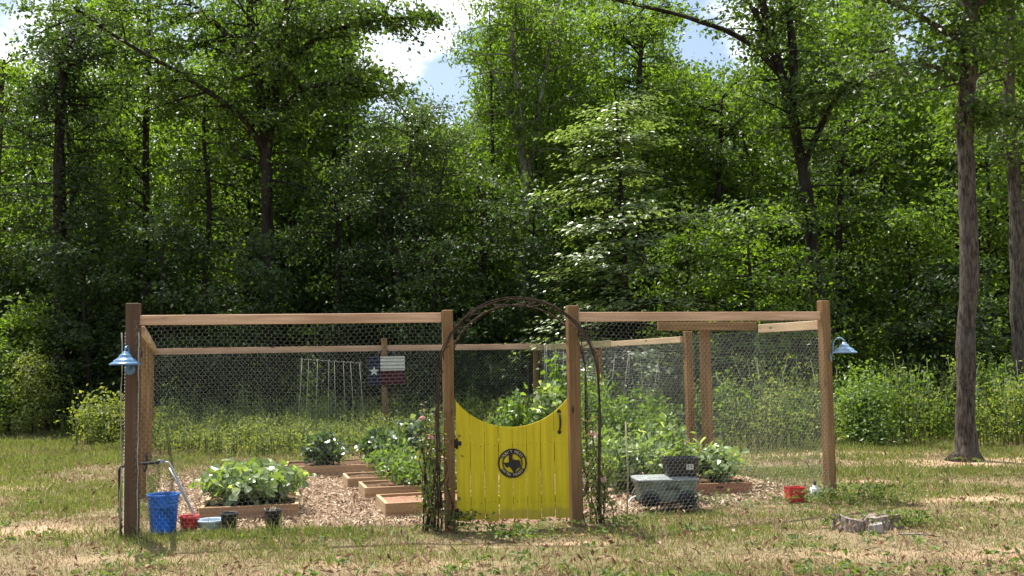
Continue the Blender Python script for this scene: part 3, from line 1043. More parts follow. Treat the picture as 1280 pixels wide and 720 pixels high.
# ------------------------------------------------------------------ raised beds
def raised_bed(fl, ang, wd, dp, ht, label, mats=('bedwood', 'bedend'), soil='soil'):
    t = thing('raised_bed', label, 'raised bed', (fl[0], fl[1], 0), ang, 'timber raised beds in the garden')
    th = .04
    fr, en = M[mats[0]], M[mats[1]]
    beam('side_board', (0, 0, ht / 2 - .02), (wd, 0, ht / 2 - .02), th, ht + .04, fr, t, .003)
    beam('side_board', (0, dp, ht / 2 - .02), (wd, dp, ht / 2 - .02), th, ht + .04, fr, t, .003)
    beam('side_board', (.018, th / 2 + .001, ht / 2 - .021), (.018, dp - th / 2 - .001, ht / 2 - .021), th, ht + .037, en, t, .003)
    beam('side_board', (wd - .018, th / 2 + .001, ht / 2 - .021), (wd - .018, dp - th / 2 - .001, ht / 2 - .021), th, ht + .037, en, t, .003)
    n = 14
    xs, ys = np.linspace(.04, wd - .04, n), np.linspace(.022, dp - .022, n)
    X, Y = np.meshgrid(xs, ys)
    Z = ht - .045 + .035 * vnoise(X + fl[0] * 3, Y + fl[1] * 3, .12, 9)
    i = (np.arange(n - 1)[:, None] * n + np.arange(n - 1)[None, :]).ravel()
    np_mesh('soil', np.stack([X.ravel(), Y.ravel(), Z.ravel()], 1), np.stack([i, i + 1, i + n + 1, i + n], 1), M[soil], parent=t, smooth=True)
    return t
raised_bed((-3.20, 10.48), R(11), .98, .95, .165, 'raised bed full of squash beside the blue bucket')
raised_bed((-3.2, 14.30), R(10), 2.3, .8, .18, 'long raised bed at the far end of the chip path')
raised_bed((-2.09, 12.90), GA, 1.05, .62, .165, 'small raised bed farthest back in the stepped row of three')
raised_bed((-1.73, 11.90), GA, 1.05, .66, .165, 'middle raised bed of the stepped row of three with seedlings')
raised_bed((-1.33, 10.57), GA, 1.05, .72, .165, 'empty raised bed with bare reddish soil next to the gate', soil='soil_red')
raised_bed((1.50, 11.72), R(5), 1.20, .8, .16, 'reddish raised bed partly hidden behind the green cart', ('redwood', 'redwood'))

# ------------------------------------------------------------------ garden plants
def plant(name, label, loc, rng, mat, n_stem, h, spread, leaf, per, up=.55, aspect=.8, big=True, droop=0.0, stem_r=.006, group=None, cat='plant', low=.25, stem_mat='stemgreen', lean=(0, 0), sig=None):
    t = thing(name, label, cat, (loc[0], loc[1], 0), 0, group)
    z0 = loc[2] if len(loc) > 2 else 0.0
    b = MB()
    Cs = []
    for s in range(n_stem):
        a = rng.uniform(0, 2 * np.pi)
        rr = spread * math.sqrt(rng.random())
        tip = V((rr * math.cos(a) + lean[0], rr * math.sin(a) * .8 + lean[1], z0 + h * (1 - .45 * (rr / max(spread, .01)) ** 2) * rng.uniform(.75, 1.05)))
        bs = V((tip.x * .35, tip.y * .35, z0 - .02))
        mid = bs.lerp(tip, .5) + V((rng.normal(0, .03), rng.normal(0, .03), h * .08))
        b.tube([bs, mid, tip], [stem_r, stem_r * .8, stem_r * .5], 4)
        for k in range(per):
            q = low + (1 - low) * (k + rng.random()) / per
            p = bs.lerp(mid, q * 2) if q < .5 else mid.lerp(tip, q * 2 - 1)
            sg_ = sig if sig is not None else leaf * .75
            Cs.append((p.x + rng.normal(0, sg_), p.y + rng.normal(0, sg_), max(p.z + rng.normal(0, sg_ * .5), z0 + .03)))
    b.build('stem', M[stem_mat], t)
    v, f = leaves(rng, Cs, leaf, up=up, aspect=aspect, big=big, droop=droop, fold=.10, axis=(0, 0), outw=.45)
    np_mesh('foliage', v, f, M[mat], parent=t)
    return t
rg = np.random.default_rng(101)
plant('squash_plant', 'broad leaved squash filling the bed beside the blue bucket', (-2.80, 11.05, .13), rg, 'squash', 150, .46, .60, .078, 12, .5, .95, group='leafy squash plants')
plant('squash_plant', 'yellowish squash spilling behind the bed beside the blue bucket', (-2.95, 11.9, .03), rg, 'lime', 55, .46, .50, .07, 9, .5, .95, group='leafy squash plants')
plant('squash_plant', 'dark squash at the near corner of the long back bed', (-2.72, 14.65, .14), rg, 'vegdark', 30, .50, .36, .085, 15, .5, .95, group='leafy squash plants')
plant('squash_plant', 'dark squash in the middle of the long back bed', (-1.92, 14.85, .14), rg, 'vegdark', 34, .55, .34, .085, 15, .5, .95, group='leafy squash plants')
plant('squash_plant', 'tall dark squash below the flag sign', (-1.45, 15.2, .1), rg, 'vegdark', 36, .74, .40, .085, 15, .5, .95, group='leafy squash plants')
plant('tomato_plant', 'feathery seedlings filling the middle stepped bed', (-1.25, 12.35, .13), rg, 'veg', 34, .38, .42, .065, 12, .4, .5, group='feathery green plants', sig=.06)
plant('tomato_plant', 'feathery plants in the back stepped bed', (-1.55, 13.3, .13), rg, 'veg', 40, .46, .45, .065, 13, .4, .5, group='feathery green plants', sig=.07)
plant('bean_plant', 'low leafy plant behind the empty bed left of the gate', (-.85, 12.2, 0), rg, 'squash', 24, .55, .36, .08, 12, .5, .9)
plant('pepper_plant', 'drooping silvery leaved plant left of the green cart', (1.36, 12.15, 0), rg, 'squash', 60, .78, .46, .10, 11, .45, .5, droop=.35, group='drooping pepper plants')
plant('pepper_plant', 'drooping silvery leaved plant behind the black tub', (1.85, 12.75, 0), rg, 'squash', 64, .86, .46, .10, 11, .45, .5, droop=.35, group='drooping pepper plants')
plant('pepper_plant', 'drooping leaved plant between the right gate post and the cart', (1.05, 13.0, 0), rg, 'veg', 46, .80, .42, .12, 7, .5, .55, droop=.3, group='drooping pepper plants')
plant('squash_plant', 'yellow green squash in the reddish bed behind the cart', (2.38, 12.1, .12), rg, 'squash', 30, .50, .30, .078, 14, .5, .95, group='leafy squash plants')
plant('squash_plant', 'small lime squash right behind the black tub', (1.95, 12.05, .12), rg, 'lime', 20, .52, .25, .075, 12, .6, .95, group='leafy squash plants')
for (x, y, h, sp, ns, lab) in ((1.25, 16.2, 1.25, .5, 34, 'tall feathery plant nearest behind the right gate post'), (1.95, 16.6, 1.35, .55, 38, 'tall feathery plant with crossing strings above it'), (2.3, 15.9, 1.0, .4, 28, 'tall feathery plant against the far right fence post'), (1.3, 17.9, 1.6, .5, 34, 'tallest feathery plant against the right fence')):
    plant('tomato_plant', lab, (x, y, 0), rg, 'veg', ns, h, sp, .085, 22, .4, .45, group='feathery green plants', sig=.09)
plant('bean_plant', 'tall broad leaved bean plant seen through the scoop of the gate', (.42, 15.2, 0), rg, 'squash', 32, 1.42, .30, .08, 24, .45, .9, lean=(.1, 0), group='bean plants behind the gate')
plant('bean_plant', 'shorter broad leaved bean plant behind the middle of the gate', (.0, 15.0, 0), rg, 'veg', 34, 1.18, .36, .075, 22, .45, .9, group='bean plants behind the gate')
plant('bean_plant', 'bright bushy bean plant behind the hinge side of the gate', (-.48, 14.8, 0), rg, 'lime', 36, .74, .36, .065, 22, .45, .8, group='bean plants behind the gate')
plant('bean_plant', 'climbing bean on strings beside the right gate post', (.72, 17.5, 0), rg, 'veg', 24, 1.85, .26, .09, 22, .45, .85, group='bean plants behind the gate')

def rose(label, loc, rng, stems, nf, h, spread):
    t = thing('climbing_rose', label, 'rose', (loc[0], loc[1], 0), 0, 'climbing roses at the arch')
    b = MB()
    Cs, Fl = [], []
    for s in range(stems):
        x0, y0 = rng.normal(0, spread * .4), rng.normal(0, .08)
        hh = h * rng.uniform(.5, 1.0)
        pts = [V((x0 + rng.normal(0, .02) + q * rng.normal(0, spread * .25), y0 + rng.normal(0, .02), hh * q - .02)) for q in (0, .25, .5, .75, 1)]
        b.tube(pts, [.007, .006, .005, .004, .003], 5)
        for k in range(44):
            q = rng.uniform(.12, 1) * 3.99
            i = int(q)
            p = pts[i].lerp(pts[i + 1], q - i)
            Cs.append((p.x + rng.normal(0, .05), p.y + rng.normal(0, .05), p.z + rng.normal(0, .03)))
        if len(Fl) < nf:
            Fl.append(pts[3].lerp(pts[4], rng.random()))
    b.build('stem', M['twig'], t)
    v, f = leaves(rng, Cs, .05, up=.4, aspect=.55)
    np_mesh('foliage', v, f, M['rose'], parent=t)
    for p in Fl:
        q = 20
        c = np.array(p)[None, :] + rng.normal(0, .011, (q, 3))
        v, f = leaves(rng, c, .034, up=.3, aspect=.9, fold=.2)
        np_mesh('flower', v, f, M['pink'], parent=t)
rose('climbing rose with small pink flowers up the hinge side of the arch', (-.80, 9.98), rg, 18, 2, 1.32, .17)
rose('climbing rose with pale pink blooms right of the yellow gate', (.80, 10.2), rg, 12, 3, 1.05, .15)
b = MB()
b.tube([(1.13, 10.55, -.05), (1.15, 10.56, .45), (1.14, 10.55, .95)], [.009, .0085, .008], 7)
tag(b.build('bamboo_stake', M['bamboo']), 'thin bamboo stake upright beside the rose right of the gate', 'stake')

# ------------------------------------------------------------------ buckets, pots and tubs
def bucket(name, label, cat, loc, r0, r1, h, mat, rim=.012, ribs=(), group=None, handle=None, hmat=None, fill=None):
    t = thing(name, label, cat, loc, 0, group)
    b = MB()
    prof = [(0.0, 0.0), (r0 * .96, 0.0), (r0, .008)]
    for z in ribs:
        r = r0 + (r1 - r0) * z
        prof += [(r, z * h - .006), (r + .007, z * h - .004), (r + .007, z * h + .004), (r, z * h + .006)]
    prof += [(r1, h - .022), (r1 + rim, h - .020), (r1 + rim, h), (r1 - .004, h), (r1 - .006, h - .03), (r0 - .006, .012), (0, .012)]
    b.lathe(prof, 30)
    b.build('body', mat, t)
    if handle:
        hb = MB()
        pts = [V((math.cos(R(a)) * (r1 + rim + .004), -math.sin(R(a)) * .06 - .0, h - .03 - math.sin(R(a)) * (r1 * handle))) for a in range(0, 181, 15)]
        for p in pts:
            rr = r0 + (r1 - r0) * (p.z / h) + .012
            if p.x * p.x < rr * rr:
                p.y = -math.sqrt(rr * rr - p.x * p.x)
        hb.tube(pts, .004, 6)
        hb.build('handle', hmat or M['steel'], t)
    if fill:
        fb = MB()
        fb.lathe([(0, h - .055), (r1 * .6, h - .05), (r1 - .012, h - .06)], 20)
        fb.build('soil', fill, t)
    return t
bucket('bucket', 'tall blue plastic bucket next to the dark corner post', 'bucket', (-3.39, 9.97, 0), .118, .142, .375, M['bucket_blue'], .010, (.70, .80, .88))
bk = [o for o in bpy.data.objects if o.name == 'bucket'][-1]
b = MB()
b.tube([(.155 * math.cos(R(a)), .155 * math.sin(R(a)) + .004, .345 - .10 * math.sin(R(a))) for a in range(0, 181, 12)], .0035, 6)
b.build('handle', M['steel'], bk)
bucket('small_pail', 'small red pail between blue bucket and pale tub', 'pail', (-3.18, 10.10, 0), .075, .092, .145, M['red_plastic'], .006)
bucket('washtub', 'low pale blue plastic tub in front of the squash bed', 'tub', (-2.97, 10.13, 0), .105, .13, .10, M['tub_blue'], .012)
bucket('plant_pot', 'empty black nursery pot nearest the pale tub', 'pot', (-2.77, 10.03, 0), .065, .085, .175, M['black_plastic'], .006, (), 'black nursery pots', fill=M['soil'])
bucket('plant_pot', 'black nursery pot with dead stalks, farther from the pale tub', 'pot', (-2.37, 10.12, 0), .068, .088, .185, M['black_plastic'], .006, (), 'black nursery pots', fill=M['soil'])
rp = random.Random(9)
b = MB()
for k in range(12):
    a, r = rp.uniform(0, 6.28), rp.uniform(0, .06)
    b.tube([(math.cos(a) * r, math.sin(a) * r, .12), (math.cos(a) * r * 1.5, math.sin(a) * r * 1.5, .18 + rp.uniform(0, .04))], .006, 4)
pot2 = [o for o in bpy.data.objects if o.name.startswith('plant_pot')][-1]
b.build('dead_stalks', M['bamboo'], pot2)

# water pipe and hoses by the corner post
t = thing('stand_pipe', 'black bent pipe rising beside the dark corner post', 'pipe', (-3.71, 9.74, 0))
b = MB()
b.tube([(0, 0, -.05), (-.01, .0, .3), (-.02, 0, .62), (-.012, .01, .655), (.02, .03, .668), (.20, .22, .67), (.26, .3, .67)], .014, 8)
b.build('pipe', M['rubber'], t)
b = MB()
b.tube([(.255, .29, .67), (.285, .325, .672)], .02, 8)
b.lathe([(0, .03), (.03, .028), (.03, .018), (0, .016)], 10, (.265, .30, .665))
b.build('tap', M['steel'], t)
t = thing('garden_hose', 'pair of pale grey hose lengths slanting down to the red pail', 'hose', (-3.42, 10.06, 0))
b = MB()
b.tube([(0.0, 0, .672), (.05, .0, .665), (.10, .01, .57), (.18, .03, .38), (.26, .06, .2), (.33, .08, .04)], .009, 8)
b.tube([(0.02, .1, .60), (.10, .08, .47), (.2, .07, .28), (.30, .06, .10), (.34, .05, .02)], .008, 8)
b.build('hose', M['steel'], t)
t = thing('hanging_hook', 'dark curved iron hook hanging on the left side fence post', 'hook', (L1.x + .08, L1.y - .09, .0))
b = MB()
b.tube([(0, 0, .52), (.02, -.03, .5), (.03, -.04, .42), (.02, -.03, .34), (.0, -.03, .3), (-.02, -.03, .34)], [.012, .014, .014, .013, .011, .008], 7)
b.lathe([(0, .012), (.035, .010), (.035, 0)], 12, (0, .028, .40), mat=Matrix.Rotation(R(90), 4, 'X'))
b.build('hook', M['black_iron'], t)

# ------------------------------------------------------------------ garden cart with a tub on it
cart = thing('garden_cart', 'grey green plastic garden cart with a lid and black wheels', 'cart', (1.60, 11.12, 0), R(4))
def loft(b, secs, caps=(True, True), mi=0):
    n = len(secs[0])
    vv = [p for s in secs for p in s]
    fs = []
    for i in range(len(secs) - 1):
        for k in range(n):
            a, q = i * n + k, i * n + (k + 1) % n
            fs.append((a, q, q + n, a + n))
    if caps[0]:
        fs.append(tuple(range(n - 1, -1, -1)))
    if caps[1]:
        fs.append(tuple((len(secs) - 1) * n + k for k in range(n)))
    b.add(vv, fs, mi)
def rrect(lx, ly, r, z, n=4):
    out = []
    for cx, cy_, a0 in ((lx / 2 - r, ly / 2 - r, 0), (-lx / 2 + r, ly / 2 - r, 90), (-lx / 2 + r, -ly / 2 + r, 180), (lx / 2 - r, -ly / 2 + r, 270)):
        for k in range(n + 1):
            a = R(a0 + 90 * k / n)
            out.append((cx + r * math.cos(a), cy_ + r * math.sin(a), z))
    return out
b = MB()
loft(b, [rrect(.55, .34, .04, .075), rrect(.57, .36, .05, .09), rrect(.625, .41, .05, .27), rrect(.66, .44, .05, .272), rrect(.665, .445, .05, .292), rrect(.64, .42, .045, .292)])
for x in (-.20, .20):               # wheel arches moulded into the side
    for s in (-1, 1):
        pts = [(x + .115 * math.cos(R(a)), s * .195, .095 + .115 * math.sin(R(a))) for a in range(0, 181, 18)]
        b.tube(pts, .013, 6)
b.build('body', M['cart_green'], cart)
b = MB()
loft(b, [rrect(.655, .435, .05, .294), rrect(.67, .45, .055, .300), rrect(.67, .45, .055, .314), rrect(.645, .425, .05, .322)])
loft(b, [rrect(.50, .30, .03, .320), rrect(.47, .27, .03, .332)])
b.build('lid', M['cart_lid'], cart)
for x in (-.20, .20):
    for s in (-1, 1):
        Mt = Matrix.Translation((x, s * .205, .09)) @ Matrix.Rotation(R(90), 4, 'X')
        wb = MB()
        wb.lathe([(.05, -.03), (.078, -.030), (.090, -.018), (.090, .018), (.078, .030), (.05, .03)], 24, mat=Mt)
        wh = wb.build('wheel', M['rubber'], cart)
        wb = MB()
        wb.lathe([(0, -.036), (.018, -.036), (.022, -.02), (.052, -.018), (.055, 0), (.052, .018), (.022, .02), (.018, .036), (0, .036)], 18, mat=Mt)
        wb.build('hub', M['black_plastic'], wh)
b = MB()
b.tube([(-.31, 0, .12), (-.36, -.0, .10), (-.40, -.02, .06), (-.42, -.12, .03)], .012, 7)
b.tube([(-.42, -.19, .03), (-.42, -.05, .03)], .014, 7)
b.build('pull_handle', M['white_plastic'], cart)
tilt = math.atan2(.025, .18)
mw = Matrix.Translation((.045, -.2055, .215)) @ Matrix.Rotation(tilt, 4, 'X') @ face
join_meshes([text_mesh('AMES', .062, .0025, M['letter'], 'lettering', cart, mw)], 'lettering', M['letter'], cart)

tub = thing('storage_tub', 'black plastic tub with a white label sitting on the cart lid', 'tub', (1.775, 11.13, .332), R(4))
b = MB()
def ring_loft(b, secs):
    loft(b, secs, (True, False))
loft(b, [rrect(.31, .23, .04, .0), rrect(.32, .24, .045, .006), rrect(.365, .285, .05, .165), rrect(.40, .32, .055, .167), rrect(.405, .325, .055, .19), rrect(.375, .295, .05, .19), rrect(.36, .28, .05, .16), rrect(.31, .23, .04, .012)], (True, True))
b.build('body', M['black_plastic'], tub)
b = MB()
mw = Matrix.Translation((.075, -.1345, .10)) @ Matrix.Rotation(math.atan2(.0225, .16), 4, 'X')
b.box((0, 0, 0), (.075, .002, .055), mat=None)
b.v = [tuple(mw @ V(p)) for p in b.v]
b.build('label_patch', M['white_plastic'], tub)
b = MB()
for (x, z, lx, lz) in ((-.018, .008, .018, .02), (.014, .012, .022, .008), (.016, -.006, .018, .012), (-.016, -.016, .022, .006)):
    b.box((x, -.002, z), (lx, .002, lz))
b.v = [tuple(mw @ V(p)) for p in b.v]
b.build('print_marks', M['letter'], tub)

# red printed carton and white bag by the right post
t = thing('red_carton', 'red carton with white printed spots by the right corner post', 'carton', (3.06, 11.36, 0), R(10))
b = MB()
loft(b, [rrect(.176, .142, .008, .0, 2), rrect(.185, .15, .008, .155, 2)], (True, False))
loft(b, [rrect(.188, .153, .008, .150, 2), rrect(.192, .157, .008, .158, 2), rrect(.175, .14, .008, .158, 2), rrect(.15, .12, .008, .02, 2)], (False, True))
b.build('body', M['red_plastic'], t)
b = MB()
rr_ = random.Random(12)
for k in range(11):
    x, z = rr_.uniform(-.062, .062), rr_.uniform(.03, .12)
    b.prism([(x + .011 * math.cos(a), z + .009 * math.sin(a)) for a in (0, 1.2, 2.5, 3.7, 5.0)], .003, Matrix.Translation((0, -.062 - .015 * z / .155, 0)))
b.build('print_pattern', M['white_plastic'], t)
t = thing('knotted_bag', 'small white bag with a dark knotted top by the right post', 'bag', (3.34, 11.56, 0), R(0))
b = MB()
secs = []
rr_ = random.Random(3)
for z, r in ((0, .055), (.03, .066), (.07, .064), (.11, .050), (.135, .028), (.15, .014)):
    secs.append([((r * (1 + .16 * math.sin(k * 2.4 + z * 30))) * math.cos(k * math.pi / 8), (r * (1 + .14 * math.cos(k * 1.7 + z * 20))) * math.sin(k * math.pi / 8), z) for k in range(16)])
loft(b, secs)
b.build('body', M['white_plastic'], t)
b = MB()
b.lathe([(0, .145), (.017, .15), (.013, .165), (.024, .19), (0, .18)], 9)
b.build('knot', M['black_plastic'], t)

# ------------------------------------------------------------------ stump
st = thing('tree_stump', 'low weathered split stump in the dry grass near the right post', 'stump', (3.27, 9.70, 0))
def lump(b, c, rx, ry, h, seed, top_tilt=.1):
    rr = random.Random(seed)
    n = 22
    ws = [1 + rr.uniform(-.16, .16) for _ in range(n)]
    secs = []
    for z, s in ((-.04, 1.12), (h * .35, 1.02), (h * .8, .97), (h, .90)):
        secs.append([(c[0] + rx * s * ws[k] * math.cos(2 * math.pi * k / n), c[1] + ry * s * ws[k] * math.sin(2 * math.pi * k / n), z + (top_tilt * rx * math.cos(2 * math.pi * k / n) + rr.uniform(-.012, .012)) * (z > h * .5)) for k in range(n)])
    loft(b, secs)
def rough_lump(c, rx, ry, h, seed, tilt):
    rg_ = np.random.default_rng(seed)
    nr, na = 9, 30
    vv = []
    for i in range(nr):
        q = i / (nr - 1)
        for k in range(na):
            a = 2 * math.pi * k / na
            w_ = 1 + .16 * math.sin(3 * a + seed) + .10 * math.sin(7 * a + seed * 2) + .02 * rg_.normal()
            if q < .5:
                r, z = 1.12 - .14 * q * 2, -.03 + (h + .03) * q * 2
            else:
                r, z = .98 * (1 - (q - .5) * 2) + .001, h * (1 + .035 * rg_.normal())
            if q >= .45:
                z += tilt * rx * r * math.cos(a)
            vv.append((c[0] + rx * r * w_ * math.cos(a), c[1] + ry * r * w_ * math.sin(a), z))
    fs = [(i * na + k, i * na + (k + 1) % na, (i + 1) * na + (k + 1) % na, (i + 1) * na + k) for i in range(nr - 1) for k in range(na)]
    b = MB()
    b.add(vv, fs)
    return b
rough_lump((-.14, .02), .14, .13, .07, 1, -.25).build('stump_half', M['stump'], st)
rough_lump((.13, .05), .17, .12, .085, 2, .05).build('stump_half', M['stump'], st)
tag(rough_lump((0, 0), .06, .05, .045, 5, .2).build('stone', M['stone'], loc=(3.30, 9.52, 0)), 'small pale stone lying against the stump', 'stone')
b = MB()
b.tube([(3.35, 9.12, .015), (3.5, 9.06, .025), (3.66, 8.98, .012)], [.008, .01, .005], 6)
tag(b.build('fallen_twig', M['bark_pale']), 'pale dead twig lying in the grass below the stump', 'twig')

# ------------------------------------------------------------------ trees
def smooth_path(pts, n):
    pts = [V(p) for p in pts]
    out = []
    m_ = len(pts) - 1
    for k in range(n + 1):
        t = k / n * m_
        i = min(int(t), m_ - 1)
        f = t - i
        p0, p1, p2, p3 = pts[max(i - 1, 0)], pts[i], pts[i + 1], pts[min(i + 2, m_)]
        out.append(0.5 * ((2 * p1) + (p2 - p0) * f + (2 * p0 - 5 * p1 + 4 * p2 - p3) * f * f + (3 * p1 - p0 - 3 * p2 + p3) * f ** 3))
    return out

def tree_geo(rng, limbs, leaf, per, sec, L0, elev=(0.0, .9), t0=.3, crown=None, cl=(.22, .11), twigs=3, up=.6, aspect=.55, droop=0., flat=False, side=None):
    """limbs: (points, r0, r1, n_secondary, length_scale). Returns MB of wood, leaf centres"""
    b = MB()
    Cs = []
    for (pts, r0, r1, ns, ls) in limbs:
        n = max(8, len(pts) * 4)
        path = smooth_path(pts, n)
        for q in range(1, n):
            path[q] = path[q] + V((rng.normal(0, r0 * .06), rng.normal(0, r0 * .06), 0))
        rad = [(r0 + (r1 - r0) * (k / n)) * (1 + .06 * rng.normal()) for k in range(n + 1)]
        if path[0].z < .3:                         # root flare
            rad[0] *= 2.3
            rad[1] *= 1.22
        b.tube(path, rad, 12 if r0 > .1 else 8)
        st_ = t0 if path[0].z < .5 else .12
        for s in range(ns):
            q = st_ + (1 - st_) * (s + rng.random()) / ns
            k = min(int(q * n), n - 1)
            p = path[k].lerp(path[k + 1], q * n - k)
            a = rng.uniform(0, 2 * np.pi)
            if side is not None and rng.random() < .5:
                a = side + rng.normal(0, .7)
            e = rng.uniform(*elev)
            ln = L0 * ls * rng.uniform(.55, 1.15) * (1 if crown is None else crown(q))
            d = V((math.cos(a) * math.cos(e), math.sin(a) * math.cos(e), math.sin(e)))
            bp = [p]
            for j in range(1, 6):
                d = (d + V((rng.normal(0, .13), rng.normal(0, .13), rng.normal(0, .08) - (.05 + droop * .1)))).normalized()
                bp.append(bp[-1] + d * ln / 5)
            rb = min(rad[k] * .55, .012 + .014 * ln)
            b.tube(bp, [rb * (1 - .16 * j) for j in range(6)], 5)
            tips = [(bp, .35)]
            for w_ in range(twigs):
                j = rng.integers(1, 5)
                dd = (d + V((rng.normal(0, .8), rng.normal(0, .8), rng.normal(0, .18 if flat else .35) - droop * .3))).normalized()
                tl = ln * rng.uniform(.25, .5)
                tp = [bp[j], bp[j] + dd * tl * .5, bp[j] + dd * tl - V((0, 0, .06 * tl))]
                b.tube(tp, [rb * .4, rb * .3, rb * .15], 4)
                tips.append((tp, .25))
            for tp, f0 in tips:
                seglen = sum((tp[i + 1] - tp[i]).length for i in range(len(tp) - 1))
                nc = max(2, int(seglen / .33))
                for c in range(nc):
                    u = (f0 + (1 - f0) * (c + rng.random()) / nc) * (len(tp) - 1)
                    i = min(int(u), len(tp) - 2)
                    cp = tp[i].lerp(tp[i + 1], u - i)
                    k2 = rng.poisson(per * 2.3 * (.35 + 1.3 * rng.random()))
                    if k2:
                        g = rng.normal(size=(k2, 3)) * np.array([cl[0], cl[0], cl[1]]) + np.array([cp.x, cp.y, cp.z - droop * .12])
                        Cs.append(g)
    return b, np.concatenate(Cs) if Cs else np.zeros((0, 3))

def tree(label, base, limbs, seed, leafm, barkm, leaf=.12, per=6, L0=2.0, group='trees along the wood edge', name='broadleaf_tree', cat='tree', **kw):
    rng = np.random.default_rng(seed)
    b0 = V((base[0], base[1], 0))
    t = thing(name, label, cat, b0, 0, group)
    lk = {k: kw.pop(k) for k in ('up', 'aspect', 'ldroop') if k in kw}
    b, C = tree_geo(rng, [([V(p) - b0 for p in l[0]],) + tuple(l[1:]) for l in limbs], leaf, per, 0, L0, **kw)
    b.build('trunk', M[barkm], t)
    v, f = leaves(rng, C, leaf, up=lk.get('up', .55), aspect=lk.get('aspect', .6), droop=lk.get('ldroop', 0), axis=(0, 0), outw=.35)
    np_mesh('crown', v, f, M[leafm], parent=t)
    return t

def ground_at(u, d):
    p = at(u, 400, d)
    return V((p.x, d, -.1))
dome = lambda q: math.sin(math.pi * min(max(.12 + .88 * q, 0), 1)) ** .6 * 1.0
cone = lambda q: 1.15 - .85 * q
NT = 0
# big oak on the left: forked trunk, one long limb rising to the left
d = 26.0
tree('dark tall oak with a long limb rising to the left, behind the left panel', ground_at(338, d),
     [([ground_at(338, d), at(337, 380, d), at(334, 250, d), at(332, 190, d), at(322, 90, d), at(312, 10, d), at(318, -70, d)], .19, .08, 26, 1.0),
      ([at(332, 200, d), at(345, 120, d), at(352, 40, d - .5), at(372, -40, d - 1)], .12, .05, 18, 1.0),
      ([at(331, 190, d), at(300, 145, d - .6), at(230, 95, d - 1.0), at(160, 55, d - 1.4), at(95, 12, d - 1.8)], .085, .03, 18, .7),
      ([at(352, 90, d - .3), at(400, 45, d - 1), at(470, 25, d - 1.5), at(530, 22, d - 1.5)], .10, .025, 30, .62),
      ([at(345, 140, d), at(385, 110, d - .6), at(440, 105, d - .8), at(475, 120, d - .8)], .08, .025, 26, .6),
      ([at(318, 90, d), at(280, 40, d - .5), at(235, 0, d - .8), at(200, -30, d - 1)], .09, .03, 13, .9)],
     1, 'oak', 'bark_dark', .13, 6.5, 2.1, t0=.36, elev=(-.3, .7))
# ivy-dark column at the far left
d = 27.0
tree('dense dark narrow tree at the far left of the wood edge', ground_at(78, d),
     [([ground_at(78, d), at(76, 330, d), at(74, 180, d), at(80, 90, d), at(95, 20, d)], .22, .05, 62, 1.0)], 2, 'dark_leaf', 'bark_dark', .12, 7, 1.55, t0=.16, elev=(-.3, .6))
d = 29.0
tree('light green leaning tree at the left picture edge', ground_at(-5, d),
     [([ground_at(-8, d), at(-6, 300, d), at(0, 150, d), at(5, 75, d)], .16, .04, 40, 1.0)], 3, 'bright', 'bark', .13, 5, 1.5, t0=.2, elev=(-.2, .7))
d = 28.5
tree('slim light tree between the dark narrow tree and the oak', ground_at(178, d),
     [([ground_at(180, d), at(182, 300, d), at(183, 150, d), at(186, 40, d), at(186, -40, d)], .13, .04, 50, 1.0)], 4, 'bright', 'bark_dark', .13, 5, 1.7, t0=.2, elev=(-.2, .7))
d = 27.5
tree('leafy young tree tucked in just left of the oak trunk', ground_at(258, d),
     [([ground_at(258, d), at(256, 360, d), at(262, 260, d), at(255, 170, d), at(258, 110, d)], .11, .03, 44, 1.0)], 5, 'oak', 'bark_dark', .12, 6, 1.5, t0=.1, elev=(-.2, .7))
d = 28.0
tree('rounded olive green fine leaved tree under the gap of sky', ground_at(500, d),
     [([ground_at(500, d), at(498, 400, d), at(500, 300, d), at(512, 200, d), at(515, 140, d)], .14, .03, 66, 1.0), ([at(500, 330, d), at(470, 260, d), at(455, 190, d)], .06, .02, 24, .8), ([at(500, 330, d), at(545, 250, d), at(560, 175, d)], .06, .02, 24, .8)], 6, 'olive', 'bark', .095, 9, 1.6, t0=.12, elev=(-.1, .8), cl=(.26, .16))
d = 26.5
tree('low dark understory tree right of the oak trunk', ground_at(420, d),
     [([ground_at(420, d), at(420, 420, d), at(425, 330, d), at(418, 240, d)], .10, .03, 46, 1.0)], 7, 'dark_leaf', 'bark_dark', .12, 6, 1.5, t0=.1, elev=(-.2, .6))
d = 31.0
tree('tall airy tree with hanging leaves and pale forked trunk at mid picture', ground_at(650, d),
     [([ground_at(650, d), at(652, 350, d), at(655, 240, d), at(650, 130, d), at(640, 50, d), at(650, -10, d)], .17, .04, 40, 1.0), ([at(655, 250, d), at(672, 150, d), at(685, 70, d), at(700, 0, d)], .09, .03, 24, .9), ([at(652, 180, d), at(625, 110, d), at(600, 60, d)], .07, .025, 16, .75)],
     8, 'bright', 'bark_pale', .15, 5.5, 1.8, t0=.25, elev=(-.3, .7), droop=.5, aspect=.36, up=.25, ldroop=.4)
d = 27.0
tree('mid green bushy tree behind the arch', ground_at(600, d),
     [([ground_at(600, d), at(600, 420, d), at(606, 320, d), at(598, 230, d)], .11, .03, 52, 1.0)], 9, 'oak', 'bark_dark', .115, 7, 1.55, t0=.08, elev=(-.2, .7))
